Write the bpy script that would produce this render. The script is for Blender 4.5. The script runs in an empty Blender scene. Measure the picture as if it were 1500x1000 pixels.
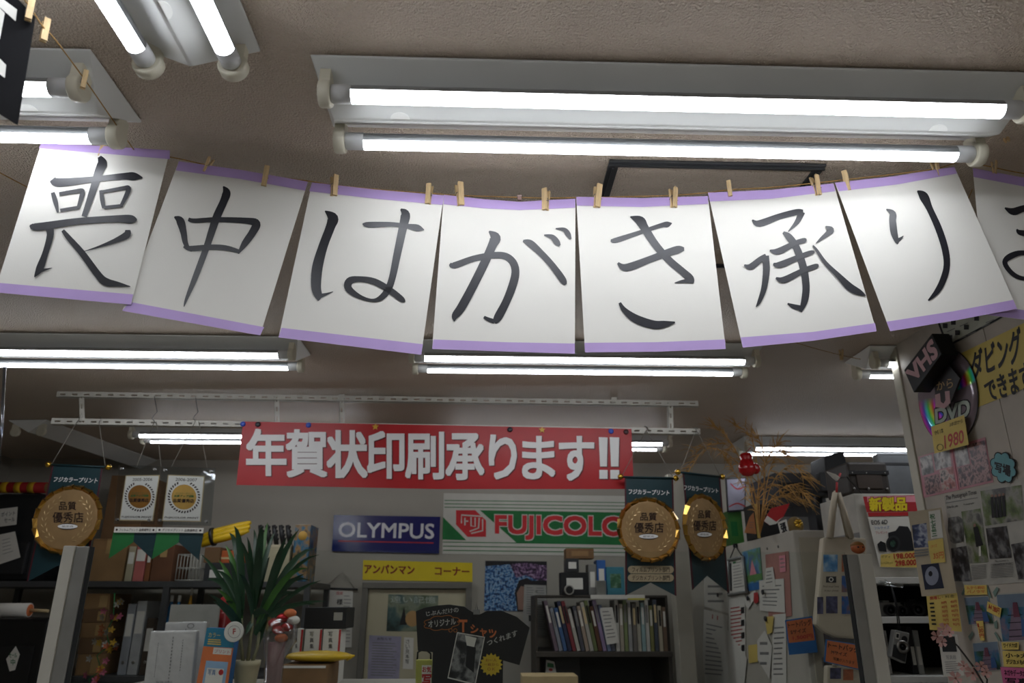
import bpy, bmesh, math, random
from mathutils import Vector, Matrix
random.seed(7)
SC = bpy.context.scene
COL = SC.collection

# ------------------------------------------------------------------ camera
FPX, PITCH, YAW, ROLL = 1081.8, math.radians(19.656), math.radians(1.913), math.radians(0.084)
EYE = Vector((0.0, 0.0, 1.5))
_F = Vector((math.sin(YAW) * math.cos(PITCH), math.cos(YAW) * math.cos(PITCH), math.sin(PITCH)))
_R0 = Vector((math.cos(YAW), -math.sin(YAW), 0.0))
_U0 = _R0.cross(_F)
_R = _R0 * math.cos(ROLL) + _U0 * math.sin(ROLL)
_U = _U0 * math.cos(ROLL) - _R0 * math.sin(ROLL)
cam_data = bpy.data.cameras.new('camera')
cam_data.sensor_width = 36.0
cam_data.lens = FPX / 1500.0 * 36.0
cam_data.clip_start = 0.02
cam = bpy.data.objects.new('camera', cam_data)
COL.objects.link(cam)
cam.matrix_world = Matrix(((_R.x, _U.x, -_F.x, EYE.x), (_R.y, _U.y, -_F.y, EYE.y), (_R.z, _U.z, -_F.z, EYE.z), (0, 0, 0, 1)))
SC.camera = cam
# depth of field: the photograph is sharp on the hanging sheets and soft behind them
cam_data.dof.use_dof = True
cam_data.dof.focus_distance = 1.6
cam_data.dof.aperture_fstop = 5.6

# ------------------------------------------------------------------ world, exposure, lamp output
world = bpy.data.worlds.new('world')
SC.world = world
world.use_nodes = True
world.node_tree.nodes['Background'].inputs[0].default_value = (0.5, 0.55, 0.6, 1)
world.node_tree.nodes['Background'].inputs[1].default_value = 0.02
SC.view_settings.view_transform = 'Standard'
SC.view_settings.look = 'None'
SC.view_settings.gamma = 1.0
SC.view_settings.use_curve_mapping = False
SC.view_settings.exposure = 0.05
SC.cycles.max_bounces = 7
SC.cycles.diffuse_bounces = 4
SC.cycles.glossy_bounces = 3
SC.cycles.transparent_max_bounces = 16
TUBE_POWER = 15.0        # emission of every lit fluorescent-size tube
CEIL_Z = EYE.z + 0.870
TUBE_Z = EYE.z + 0.811
Y_BACK = 4.75

# ------------------------------------------------------------------ picture <-> place
def ray(px, py):
    return (_F + _R * ((px - 750.0) / FPX) - _U * ((py - 500.0) / FPX))
def onplane(px, py, p0, n):
    d = ray(px, py)
    return EYE + d * ((Vector(p0) - EYE).dot(n) / d.dot(n))
def onY(px, py, Y): return onplane(px, py, (0, Y, 0), Vector((0, 1, 0)))
def onX(px, py, X): return onplane(px, py, (X, 0, 0), Vector((1, 0, 0)))
def onZ(px, py, Z): return onplane(px, py, (0, 0, Z), Vector((0, 0, 1)))

# ------------------------------------------------------------------ materials
def lin(c):
    if isinstance(c, str):
        c = c.lstrip('#'); c = [int(c[i:i + 2], 16) / 255 for i in (0, 2, 4)]
        c = [x / 12.92 if x <= 0.04045 else ((x + 0.055) / 1.055) ** 2.4 for x in c]
    return (c[0], c[1], c[2], 1.0)
_mats = {}
def M(name, col='#808080', rough=0.6, metal=0.0, var=0.12, scale=14.0, bump=0.0, bscale=150.0, spec=0.4, coat=0.0, detail=3.0, stretch=None, alpha=None):
    if name in _mats: return _mats[name]
    m = bpy.data.materials.new(name); m.use_nodes = True
    nt = m.node_tree; b = nt.nodes['Principled BSDF']
    tc = nt.nodes.new('ShaderNodeTexCoord')
    src = tc.outputs['Object']
    if stretch:
        mp = nt.nodes.new('ShaderNodeMapping'); mp.inputs['Scale'].default_value = stretch
        nt.links.new(src, mp.inputs[0]); src = mp.outputs[0]
    nz = nt.nodes.new('ShaderNodeTexNoise'); nz.inputs['Scale'].default_value = scale; nz.inputs['Detail'].default_value = detail
    nt.links.new(src, nz.inputs['Vector'])
    r = nt.nodes.new('ShaderNodeValToRGB'); c = lin(col)
    r.color_ramp.elements[0].position = 0.3; r.color_ramp.elements[1].position = 0.7
    r.color_ramp.elements[0].color = tuple(max(0, x * (1 - var)) for x in c[:3]) + (1,)
    r.color_ramp.elements[1].color = tuple(min(1, x * (1 + var)) for x in c[:3]) + (1,)
    nt.links.new(nz.outputs[0], r.inputs[0]); nt.links.new(r.outputs[0], b.inputs['Base Color'])
    b.inputs['Roughness'].default_value = rough; b.inputs['Metallic'].default_value = metal
    b.inputs['Specular IOR Level'].default_value = spec
    b.inputs['Coat Weight'].default_value = coat
    if bump:
        nb = nt.nodes.new('ShaderNodeTexNoise'); nb.inputs['Scale'].default_value = bscale; nb.inputs['Detail'].default_value = 2.0
        nt.links.new(src, nb.inputs['Vector'])
        bp = nt.nodes.new('ShaderNodeBump'); bp.inputs['Strength'].default_value = bump; bp.inputs['Distance'].default_value = 0.004
        nt.links.new(nb.outputs[0], bp.inputs['Height']); nt.links.new(bp.outputs[0], b.inputs['Normal'])
    _mats[name] = m
    return m
def MPH(name, cols, scale=30.0, rough=0.35, detail=4.0, stretch=None, kind='noise'):
    """printed picture: blotches of several ink colours"""
    if name in _mats: return _mats[name]
    m = bpy.data.materials.new(name); m.use_nodes = True
    nt = m.node_tree; b = nt.nodes['Principled BSDF']
    tc = nt.nodes.new('ShaderNodeTexCoord'); src = tc.outputs['Object']
    if stretch:
        mp = nt.nodes.new('ShaderNodeMapping'); mp.inputs['Scale'].default_value = stretch
        nt.links.new(src, mp.inputs[0]); src = mp.outputs[0]
    if kind == 'noise':
        nz = nt.nodes.new('ShaderNodeTexNoise'); nz.inputs['Detail'].default_value = detail; o = nz.outputs[0]
    else:
        nz = nt.nodes.new('ShaderNodeTexVoronoi'); o = nz.outputs['Color']
    nz.inputs['Scale'].default_value = scale
    nt.links.new(src, nz.inputs['Vector'])
    r = nt.nodes.new('ShaderNodeValToRGB'); cr = r.color_ramp
    n = len(cols)
    while len(cr.elements) < n: cr.elements.new(0.5)
    for i, c in enumerate(cols):
        cr.elements[i].position = (0.33 + 0.34 * i / max(1, n - 1)) if kind == 'noise' else (0.1 + 0.8 * i / max(1, n - 1))
        cr.elements[i].color = lin(c)
    nt.links.new(o, r.inputs[0]); nt.links.new(r.outputs[0], b.inputs['Base Color'])
    b.inputs['Roughness'].default_value = rough
    _mats[name] = m
    return m
def MEM(name, col, strength):
    if name in _mats: return _mats[name]
    m = bpy.data.materials.new(name); m.use_nodes = True
    nt = m.node_tree; b = nt.nodes['Principled BSDF']
    b.inputs['Base Color'].default_value = (0.9, 0.9, 0.9, 1)
    b.inputs['Emission Color'].default_value = lin(col); b.inputs['Emission Strength'].default_value = strength
    tc = nt.nodes.new('ShaderNodeTexCoord'); nz = nt.nodes.new('ShaderNodeTexNoise'); nz.inputs['Scale'].default_value = 3
    nt.links.new(tc.outputs['Object'], nz.inputs['Vector'])
    mr = nt.nodes.new('ShaderNodeMapRange'); mr.inputs[3].default_value = 0.3; mr.inputs[4].default_value = 0.4
    nt.links.new(nz.outputs[0], mr.inputs[0]); nt.links.new(mr.outputs[0], b.inputs['Roughness'])
    _mats[name] = m
    return m
def MCLEAR(name, tint='#f4f8f6', gloss=0.06, rough=0.03):
    """thin clear plastic or acrylic"""
    if name in _mats: return _mats[name]
    m = bpy.data.materials.new(name); m.use_nodes = True
    nt = m.node_tree; nt.nodes.remove(nt.nodes['Principled BSDF']); out = nt.nodes['Material Output']
    t = nt.nodes.new('ShaderNodeBsdfTransparent'); t.inputs[0].default_value = lin(tint)
    g = nt.nodes.new('ShaderNodeBsdfGlossy'); g.inputs['Roughness'].default_value = rough
    lw = nt.nodes.new('ShaderNodeLayerWeight'); lw.inputs[0].default_value = 0.35
    nz = nt.nodes.new('ShaderNodeTexNoise'); nz.inputs['Scale'].default_value = 9
    tc = nt.nodes.new('ShaderNodeTexCoord'); nt.links.new(tc.outputs['Object'], nz.inputs['Vector'])
    bp = nt.nodes.new('ShaderNodeBump'); bp.inputs['Strength'].default_value = 0.15; bp.inputs['Distance'].default_value = 0.01
    nt.links.new(nz.outputs[0], bp.inputs['Height']); nt.links.new(bp.outputs[0], g.inputs['Normal'])
    mm = nt.nodes.new('ShaderNodeMath'); mm.operation = 'MULTIPLY_ADD'; mm.inputs[1].default_value = 0.35; mm.inputs[2].default_value = gloss
    nt.links.new(lw.outputs['Fresnel'], mm.inputs[0])
    mx = nt.nodes.new('ShaderNodeMixShader')
    nt.links.new(mm.outputs[0], mx.inputs[0]); nt.links.new(t.outputs[0], mx.inputs[1]); nt.links.new(g.outputs[0], mx.inputs[2])
    nt.links.new(mx.outputs[0], out.inputs[0])
    _mats[name] = m
    return m

# ------------------------------------------------------------------ objects
def tag(o, label=None, cat=None, group=None, kind=None):
    if label: o['label'] = label
    if cat: o['category'] = cat
    if group: o['group'] = group
    if kind: o['kind'] = kind
    return o
def thing(name, label, cat, loc=(0, 0, 0), group=None, kind=None, rot=None):
    o = bpy.data.objects.new(name, None); COL.objects.link(o)
    o.empty_display_size = 0.05
    mw = Matrix.Translation(Vector(loc))
    if rot is not None: mw = mw @ rot.to_4x4()
    o.matrix_basis = mw
    return tag(o, label, cat, group, kind)
def children(o): return [c for c in COL.objects if c.parent == o]
def copy_tree(o, parent=None):
    c = o.copy(); COL.objects.link(c); c.parent = parent
    for ch in list(o.children): copy_tree(ch, c)
    return c
def world_of(o):
    m = o.matrix_parent_inverse @ o.matrix_basis
    return world_of(o.parent) @ m if o.parent else o.matrix_basis.copy()
def attach(o, parent, local=False):
    o.parent = parent
    if not local: o.matrix_parent_inverse = world_of(parent).inverted()

class MB:
    def __init__(s): s.v = []; s.f = []; s.m = []; s.sm = []
    def add(s, vs, fs, mi=0, smooth=False):
        b = len(s.v); s.v += [Vector(v) for v in vs]
        for f in fs: s.f.append([b + i for i in f]); s.m.append(mi); s.sm.append(smooth)
        return s
    def box(s, c, size, mi=0, rot=None):
        c = Vector(c); h = Vector(size) / 2
        vs = []
        for dx in (-1, 1):
            for dy in (-1, 1):
                for dz in (-1, 1):
                    p = Vector((dx * h.x, dy * h.y, dz * h.z))
                    if rot is not None: p = rot @ p
                    vs.append(c + p)
        return s.add(vs, [(0, 1, 3, 2), (4, 6, 7, 5), (0, 4, 5, 1), (2, 3, 7, 6), (0, 2, 6, 4), (1, 5, 7, 3)], mi)
    def box2(s, lo, hi, mi=0):
        lo = Vector(lo); hi = Vector(hi); return s.box((lo + hi) / 2, hi - lo, mi)
    def tube(s, pts, radii, seg=8, mi=0, caps=True, smooth=True):
        pts = [Vector(p) for p in pts]; n = len(pts)
        if not isinstance(radii, (list, tuple)): radii = [radii] * n
        vs = []; ref = None
        for i, p in enumerate(pts):
            t = (pts[min(i + 1, n - 1)] - pts[max(i - 1, 0)]).normalized()
            if ref is None:
                ref = Vector((0, 0, 1)) if abs(t.z) < 0.9 else Vector((1, 0, 0))
            a = t.cross(ref).normalized(); ref = a.cross(t).normalized()
            for k in range(seg):
                an = 2 * math.pi * k / seg
                vs.append(p + (a * math.cos(an) + ref * math.sin(an)) * radii[i])
        fs = []
        for i in range(n - 1):
            for k in range(seg):
                k2 = (k + 1) % seg
                fs.append((i * seg + k, i * seg + k2, (i + 1) * seg + k2, (i + 1) * seg + k))
        s.add(vs, fs, mi, smooth)
        if caps:
            b = len(s.v) - n * seg
            s.f.append([b + k for k in range(seg)][::-1]); s.m.append(mi); s.sm.append(False)
            s.f.append([b + (n - 1) * seg + k for k in range(seg)]); s.m.append(mi); s.sm.append(False)
        return s
    def sphere(s, c, r, seg=12, rings=8, mi=0, sc=(1, 1, 1)):
        c = Vector(c); vs = [c + Vector((0, 0, r * sc[2]))]
        for i in range(1, rings):
            a = math.pi * i / rings
            for k in range(seg):
                b = 2 * math.pi * k / seg
                vs.append(c + Vector((r * sc[0] * math.sin(a) * math.cos(b), r * sc[1] * math.sin(a) * math.sin(b), r * sc[2] * math.cos(a))))
        vs.append(c - Vector((0, 0, r * sc[2]))); L = len(vs) - 1; fs = []
        for k in range(seg):
            k2 = (k + 1) % seg
            fs.append((0, 1 + k, 1 + k2)); fs.append((L, L - seg + k2, L - seg + k))
            for i in range(rings - 2):
                a = 1 + i * seg; fs.append((a + k, a + seg + k, a + seg + k2, a + k2))
        return s.add(vs, fs, mi, True)
    def lathe(s, prof, base, axis=(0, 0, 1), seg=20, mi=0, smooth=True):
        base = Vector(base); ax = Vector(axis).normalized()
        a = ax.orthogonal().normalized(); b = ax.cross(a)
        vs = []
        for r, h in prof:
            for k in range(seg):
                t = 2 * math.pi * k / seg
                vs.append(base + ax * h + (a * math.cos(t) + b * math.sin(t)) * r)
        fs = []; n = len(prof)
        for i in range(n - 1):
            for k in range(seg):
                k2 = (k + 1) % seg
                fs.append((i * seg + k, i * seg + k2, (i + 1) * seg + k2, (i + 1) * seg + k))
        s.add(vs, fs, mi, smooth)
        b0 = len(s.v) - n * seg
        if prof[0][0] > 1e-5: s.f.append([b0 + k for k in range(seg)][::-1]); s.m.append(mi); s.sm.append(False)
        if prof[-1][0] > 1e-5: s.f.append([b0 + (n - 1) * seg + k for k in range(seg)]); s.m.append(mi); s.sm.append(False)
        return s
    def prism(s, pts, off, mi=0):
        """closed polygon of 3D points swept by vector off"""
        pts = [Vector(p) for p in pts]; off = Vector(off); n = len(pts)
        vs = pts + [p + off for p in pts]
        fs = [tuple(range(n)), tuple(range(2 * n - 1, n - 1, -1))]
        for i in range(n):
            j = (i + 1) % n; fs.append((i, i + n, j + n, j))
        return s.add(vs, fs, mi)
    def build(s, name, mat, parent=None, bevel=0.0, local=False, recalc=True):
        me = bpy.data.meshes.new(name)
        me.from_pydata([tuple(v) for v in s.v], [], s.f)
        mats = mat if isinstance(mat, (list, tuple)) else [mat]
        for m in mats: me.materials.append(m)
        for p, mi, sm in zip(me.polygons, s.m, s.sm): p.material_index = mi; p.use_smooth = sm
        if recalc or bevel:
            bm = bmesh.new(); bm.from_mesh(me)
            if recalc: bmesh.ops.recalc_face_normals(bm, faces=bm.faces)
            if bevel:
                es = [e for e in bm.edges if len(e.link_faces) == 2 and e.calc_face_angle(0) > 0.5]
                bmesh.ops.bevel(bm, geom=es, offset=bevel, segments=2, affect='EDGES', profile=0.6)
            bm.to_mesh(me); bm.free()
        o = bpy.data.objects.new(name, me); COL.objects.link(o)
        if parent is not None: attach(o, parent, local)
        return o

# ------------------------------------------------------------------ lettering
_fc = bpy.data.curves.new('lettering', 'FONT'); _fo = bpy.data.objects.new('lettering', _fc)
_tc = {}
def text_geo(body):
    key = body
    if key in _tc: return _tc[key]
    _fc.body = body; _fc.resolution_u = 3
    me = bpy.data.meshes.new_from_object(_fo)
    vs = [(v.co.x, v.co.y) for v in me.vertices]; fs = [tuple(p.vertices) for p in me.polygons]
    bpy.data.meshes.remove(me)
    x0 = min(v[0] for v in vs); x1 = max(v[0] for v in vs); y0 = min(v[1] for v in vs); y1 = max(v[1] for v in vs)
    vs = [((x - x0) / max(1e-6, x1 - x0), (y - y0) / max(1e-6, y1 - y0)) for x, y in vs]
    _tc[key] = (vs, fs)
    return _tc[key]

# ------------------------------------------------------------------ flat sheets and their print
class Surf:
    """a plane in the place; picture points are carried onto it"""
    def __init__(s, p0, n):
        s.p0 = Vector(p0); s.n = Vector(n).normalized()
        if s.n.dot(EYE - s.p0) < 0: s.n = -s.n
    def px(s, x, y, off=0.0): return onplane(x, y, s.p0 + s.n * off, s.n)
def surfY(Y): return Surf((0, Y, 0), (0, 1, 0))
def surfX(X): return Surf((X, 0, 0), (1, 0, 0))
def bil(q, u, v):
    (a, b, c, d) = q
    return ((a[0] * (1 - u) + b[0] * u) * (1 - v) + (d[0] * (1 - u) + c[0] * u) * v, (a[1] * (1 - u) + b[1] * u) * (1 - v) + (d[1] * (1 - u) + c[1] * u) * v)
def rq(x0, y0, x1, y1): return [(x0, y0), (x1, y0), (x1, y1), (x0, y1)]
class Print:
    def __init__(s, surf, q=None, off=0.0006, step=0.00012):
        s.s = surf; s.q = q; s.off = off; s.step = step; s.mb = MB(); s.mats = []
    def mi(s, m):
        if m not in s.mats: s.mats.append(m)
        return s.mats.index(m)
    def up(s): s.off += s.step
    def poly(s, pts, m):
        vs = [s.s.px(x, y, s.off) for x, y in pts]
        s.mb.add(vs, [tuple(range(len(vs)))], s.mi(m)); s.up()
    def rect(s, u0, v0, u1, v1, m): s.poly([bil(s.q, u0, v0), bil(s.q, u1, v0), bil(s.q, u1, v1), bil(s.q, u0, v1)], m)
    def upoly(s, uv, m): s.poly([bil(s.q, u, v) for u, v in uv], m)
    def textq(s, body, q, m, bold=0.0):
        vs, fs = text_geo(body)
        sh = [(0, 0)]
        if bold:
            w = max(1.0, len(body) * 0.95); b = bold
            sh = [(dx * b / w, dy * b) for dx in (-1, 0, 1) for dy in (-1, 0, 1)] if bold > 0.015 else [(-b / w, 0), (b / w, 0), (0, b), (0, -b)]
        for dx, dy in sh:
            P = [s.s.px(*bil(q, x + dx, 1 - y - dy), s.off) for x, y in vs]
            s.mb.add(P, fs, s.mi(m)); s.off += s.step * 0.15
        s.up()
    def text(s, body, u0, v0, u1, v1, m, bold=0.0):
        s.textq(body, [bil(s.q, u0, v0), bil(s.q, u1, v0), bil(s.q, u1, v1), bil(s.q, u0, v1)], m, bold)
    def disc(s, cx, cy, rx, ry, m, n=24, ring=0.0):
        if ring:
            vs = []; 
            for k in range(n):
                a = 2 * math.pi * k / n
                vs.append(s.s.px(cx + rx * math.cos(a), cy + ry * math.sin(a), s.off))
                vs.append(s.s.px(cx + rx * ring * math.cos(a), cy + ry * ring * math.sin(a), s.off))
            fs = [(2 * k, 2 * ((k + 1) % n), 2 * ((k + 1) % n) + 1, 2 * k + 1) for k in range(n)]
            s.mb.add(vs, fs, s.mi(m)); s.up()
        else:
            s.poly([(cx + rx * math.cos(2 * math.pi * k / n), cy + ry * math.sin(2 * math.pi * k / n)) for k in range(n)], m)
    def udisc(s, u, v, ru, rv, m, n=20, ring=0.0):
        vs = []
        fr = [1.0, ring]
        for k in range(n):
            a = 2 * math.pi * k / n
            for f in fr: vs.append(s.s.px(*bil(s.q, u + ru * f * math.cos(a), v + rv * f * math.sin(a)), s.off))
        fs = [(2 * k, 2 * ((k + 1) % n), 2 * ((k + 1) % n) + 1, 2 * k + 1) for k in range(n)]
        s.mb.add(vs, fs, s.mi(m)); s.up()
    def stroke(s, pts, m, sub=5):
        """brush stroke: (x, y, width) knots in picture points, smoothed"""
        P = [Vector(p) for p in pts]; Q = []
        n = len(P)
        for i in range(n - 1):
            p0 = P[max(i - 1, 0)]; p1 = P[i]; p2 = P[i + 1]; p3 = P[min(i + 2, n - 1)]
            for k in range(sub):
                t = k / sub
                Q.append(0.5 * ((2 * p1) + (p2 - p0) * t + (2 * p0 - 5 * p1 + 4 * p2 - p3) * t * t + (-p0 + 3 * p1 - 3 * p2 + p3) * t ** 3))
        Q.append(P[-1]); vs = []
        for i, q in enumerate(Q):
            d = Q[min(i + 1, len(Q) - 1)] - Q[max(i - 1, 0)]; d.z = 0
            if d.length < 1e-6: d = Vector((1, 0, 0))
            d.normalize(); w = max(0.3, q.z) / 2
            vs.append(s.s.px(q.x - d.y * w, q.y + d.x * w, s.off)); vs.append(s.s.px(q.x + d.y * w, q.y - d.x * w, s.off))
        s.mb.add(vs, [(2 * i, 2 * i + 1, 2 * i + 3, 2 * i + 2) for i in range(len(Q) - 1)], s.mi(m)); s.up()
    def lines(s, u0, v0, u1, v1, n, m, fill=0.4, jit=0.3):
        """rows of small print too fine to read"""
        for i in range(n):
            a = v0 + (v1 - v0) * i / n; b = a + (v1 - v0) / n * fill
            s.rect(u0, a, u0 + (u1 - u0) * (1 - random.random() * jit), b, m); s.off -= s.step
        s.up()
    def build(s, name, parent):
        if not s.mb.f: return None
        return s.mb.build(name, s.mats, parent, recalc=False)
def sheet(name, label, cat, outline, surf, m, th=0.0008, group=None, parent=None, off=0.0):
    mb = MB(); mb.prism([surf.px(x, y, off) for x, y in outline], -surf.n * th)
    o = mb.build(name, m, parent)
    if parent is None: tag(o, label, cat, group)
    return o, Print(surf, outline if len(outline) == 4 else None, off=off + 0.0005)
def struct(o): o['kind'] = 'structure'; return o
# ================================================================== the room
def stucco(name, col, scale, strength):
    m = M(name, col, rough=0.55, var=0.10, scale=1.3, bump=strength, bscale=scale, spec=0.5)
    m.node_tree.nodes['Bump'].inputs['Distance'].default_value = 0.009
    return m
X_WALL = onY(1386, 580, 2.2).x            # the poster wall beside the aisle runs straight into the shop
Y_WALL_END = onX(1312, 560, X_WALL).y
m_ceiling = stucco('ceiling_stucco', '#cdbdab', 230.0, 1.0)
m_wall = M('painted_wall', '#a09b90', rough=0.8, var=0.05, scale=3, bump=0.15, bscale=220)
m_wall_panel = M('mottled_wall_panel', '#b4aca0', rough=0.6, var=0.10, scale=9, bump=0.05, bscale=60)
m_floor = M('vinyl_floor', '#aaa499', rough=0.5, var=0.1, scale=5)
m_white_metal = M('white_enamel', '#d9d8d2', rough=0.4, var=0.03)
m_grey_metal = M('grey_metal', '#8b8c8a', rough=0.45, metal=0.3, var=0.05)
m_black = M('black_plastic', '#141415', rough=0.5, var=0.2)
m_dark = M('dark_grey_plastic', '#2b2c2e', rough=0.55, var=0.2)

XL, XR, YF = -3.0, 3.0, -3.2
struct(MB().box2((XL, YF, -0.1), (XR, Y_BACK, 0)).build('floor', m_floor))
struct(MB().box2((XL, YF, CEIL_Z), (XR, Y_BACK, CEIL_Z + 0.12)).build('ceiling', m_ceiling))
struct(MB().box2((XL - 0.1, Y_BACK, 0), (XR + 0.1, Y_BACK + 0.12, CEIL_Z + 0.12)).build('wall_back', m_wall))
struct(MB().box2((XL - 0.12, YF, 0), (XL, Y_BACK, CEIL_Z + 0.12)).build('wall_left', m_wall))
struct(MB().box2((XR, YF, 0), (XR + 0.12, Y_BACK, CEIL_Z + 0.12)).build('wall_far_right', m_wall))
struct(MB().box2((XL - 0.1, YF - 0.12, 0), (XR + 0.1, YF, CEIL_Z + 0.12)).build('wall_front', m_wall))
# poster wall: flat panels butted with a fine seam, closed by a pale end post
wr = bpy.data.objects.new('wall_right', None); COL.objects.link(wr); struct(wr)
pw = 0.45; y1 = Y_WALL_END - 0.045; k = 0
while y1 > YF + 0.05:
    y0 = max(YF, y1 - pw)
    MB().box2((X_WALL, y0 + 0.001, 0), (X_WALL + 0.1, y1 - 0.001, CEIL_Z)).build('panel', m_wall_panel, wr, bevel=0.0012)
    y1 -= pw; k += 1
MB().box2((X_WALL - 0.006, Y_WALL_END - 0.045, 0), (X_WALL + 0.12, Y_WALL_END, CEIL_Z)).build('end_post', M('cream_post', '#c3beae', rough=0.5, var=0.04), wr, bevel=0.003)
# ceiling access hatch: a dark aluminium frame with the same stucco inside
hatch = bpy.data.objects.new('trim_1', None); COL.objects.link(hatch); struct(hatch)
hl = onZ(893, 232, CEIL_Z); hr = onZ(1210, 240, CEIL_Z)
hx0, hx1 = hl.x, hr.x; hy0 = (hl.y + hr.y) / 2; hy1 = hy0 + 0.5; fw = 0.022
m_hatch = M('anodised_frame', '#4a4c4e', rough=0.4, metal=0.6, var=0.08)
for nm, lo, hi in (('frame_bar', (hx0, hy0), (hx1, hy0 + fw)), ('frame_bar', (hx0, hy1 - fw), (hx1, hy1)), ('frame_bar', (hx0, hy0 + fw), (hx0 + fw, hy1 - fw)), ('frame_bar', (hx1 - fw, hy0 + fw), (hx1, hy1 - fw))):
    MB().box2((lo[0], lo[1], CEIL_Z - 0.006), (hi[0], hi[1], CEIL_Z)).build(nm, m_hatch, hatch, bevel=0.0015)
    MB().box2((lo[0] + fw * .4 if hi[0] - lo[0] < .1 else lo[0], lo[1] + fw * .4 if hi[1] - lo[1] < .1 else lo[1], CEIL_Z - 0.010), (hi[0] - fw * .4 if hi[0] - lo[0] < .1 else hi[0], hi[1] - fw * .4 if hi[1] - lo[1] < .1 else hi[1], CEIL_Z - 0.006)).build('frame_lip', m_hatch, hatch)
MB().box2((hx0 + fw, hy0 + fw, CEIL_Z - 0.003), (hx1 - fw, hy1 - fw, CEIL_Z)).build('hatch_panel', m_ceiling, hatch)

# ================================================================== ceiling lights
m_body = M('white_fixture_enamel', '#dfe0dd', rough=0.35, var=0.05, scale=4, bump=0.0)
m_socket = M('cream_socket_plastic', '#d8d3c0', rough=0.45, var=0.04)
m_alu = M('tube_aluminium_back', '#a8abad', rough=0.35, metal=0.8, var=0.03)
m_cap = M('tube_end_cap', '#cfd0d0', rough=0.4, var=0.03)
m_lens = MEM('lit_tube_lens', '#f4f8ff', TUBE_POWER)
m_knock = M('knockout_cover', '#eeeeea', rough=0.3, var=0.02)
LIT = 0.56
def make_light(name, lit=(True, True), tubes=(True, True), tabs=True):
    """twin-tube batten: x along its length, z down from the ceiling"""
    root = thing(name, None, None)
    L = 0.615
    prof = [(-0.097, -0.003), (-0.097, -0.007), (-0.003, -0.060), (0.003, -0.060), (0.097, -0.007), (0.097, -0.003)]
    inner = 0.02
    # shaped body, its ends slanting in towards the ridge
    a = [Vector((-L - (0.012 if z > -0.02 else -0.012), y, z)) for y, z in prof]; b = [Vector((-p.x, p.y, p.z)) for p in a]
    n = len(prof); mb = MB()
    mb.add(a + b, [tuple(range(n))[::-1], tuple(range(n, 2 * n))] + [(i, (i + 1) % n, n + (i + 1) % n, n + i) for i in range(n)])
    mb.build('body', m_body, root, bevel=0.0018, local=True)
    MB().box2((-L + .01, -.085, -.004), (L - .01, .085, 0)).build('mounting_spacer', M('dusty_gap', '#3a352e', rough=.9), root, local=True)
    if tabs:
        for sx in (-1, 1):
            mb = MB(); cx = sx * (L - 0.13)
            nn = Vector((0, -0.522, -0.853)); uu = Vector((0, -0.853, 0.522)); c0 = Vector((cx, -0.0040, -0.0596)) + nn * 0.0002
            mb.prism([c0 + Vector((0.017 * math.cos(math.pi * q / 12), 0, 0)) + uu * (0.012 * math.sin(math.pi * q / 12)) for q in range(13)], nn * 0.0012)
            mb.build('knockout_cover', m_knock, root, local=True)
    for t, sy in enumerate((-1, 1)):
        y = sy * 0.067; z = -0.059
        for sx in (-1, 1):
            mb = MB()
            x = sx * 0.603
            mb.lathe([(0.0215, -0.010), (0.0235, -0.007), (0.0235, 0.007), (0.0215, 0.010)], (x, y, z), (1, 0, 0), seg=22)
            mb.box((x, y, z + 0.022), (0.018, 0.034, 0.032))
            mb.build('lamp_socket', m_socket, root, local=True)
        if not tubes[t]: continue
        R = 0.0155; seg = 14
        l0, l1 = ((184, 340), (204, 364))[t]
        tb = MB(); vs = []
        for xx in (-LIT - .02, LIT + .02):
            for k in range(seg + 1):
                an = math.radians(l1 - 360) + math.radians(l0 - l1 + 360) * k / seg
                vs.append((xx, y + R * math.cos(an), z + R * math.sin(an)))
        tb.add(vs, [(k, k + 1, seg + 2 + k, seg + 1 + k) for k in range(seg)], 0, True)
        tb.add([vs[0], vs[seg], vs[2 * seg + 1], vs[seg + 1]], [(0, 1, 2, 3)])
        tube = tb.build('tube', m_alu, root, local=True)
        ln = MB(); vs = []
        for xx, in ((-LIT,), (LIT,)):
            for k in range(seg + 1):
                an = math.radians(l0) + math.radians(l1 - l0) * k / seg
                vs.append((xx, y + R * math.cos(an), z + R * math.sin(an)))
        ln.add(vs, [(k, k + 1, seg + 2 + k, seg + 1 + k) for k in range(seg)], 0, True)
        ln.add(vs[:seg + 1], [tuple(range(seg + 1))]); ln.add(vs[seg + 1:], [tuple(range(seg + 1))])
        ln.build('lens', m_lens if lit[t] else m_cap, tube, local=True)
        for sx in (-1, 1):
            MB().lathe([(R + .0006, 0), (R + .0006, 0.032), (R - .001, 0.034)], (sx * (LIT - 0.001), y, z), (sx, 0, 0), seg=18).build('cap', m_cap, tube, local=True)
    return root
LIGHT_GROUP = 'twin tube ceiling lights'
light0 = make_light('ceiling_light')
def place_light(cx, cy, label, rotz=0.0, src=None):
    o = copy_tree(src or light0)
    o.matrix_basis = Matrix.Translation((cx, cy, CEIL_Z)) @ Matrix.Rotation(rotz, 4, 'Z')
    return tag(o, label, 'ceiling light', LIGHT_GROUP)
light0.matrix_basis = Matrix.Translation((0.323, 1.109, CEIL_Z))
tag(light0, 'long twin tube ceiling light just above the hanging calligraphy sheets, nearest and largest in view', 'ceiling light', LIGHT_GROUP)
def tube_at(px, py, right):           # centre x and tube y from the lit end of a tube
    p = onZ(px, py, TUBE_Z); return p.x - LIT if right else p.x + LIT, p.y
x_, ya = tube_at(80, 131, True); x2_, yb = tube_at(137, 202, True)
place_light((x_ + x2_) / 2, 1.109, 'twin tube ceiling light beside the black hanging sheet at the left edge')
pA = onZ(204, 67, TUBE_Z); pB = onZ(325, 70, TUBE_Z)
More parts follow.
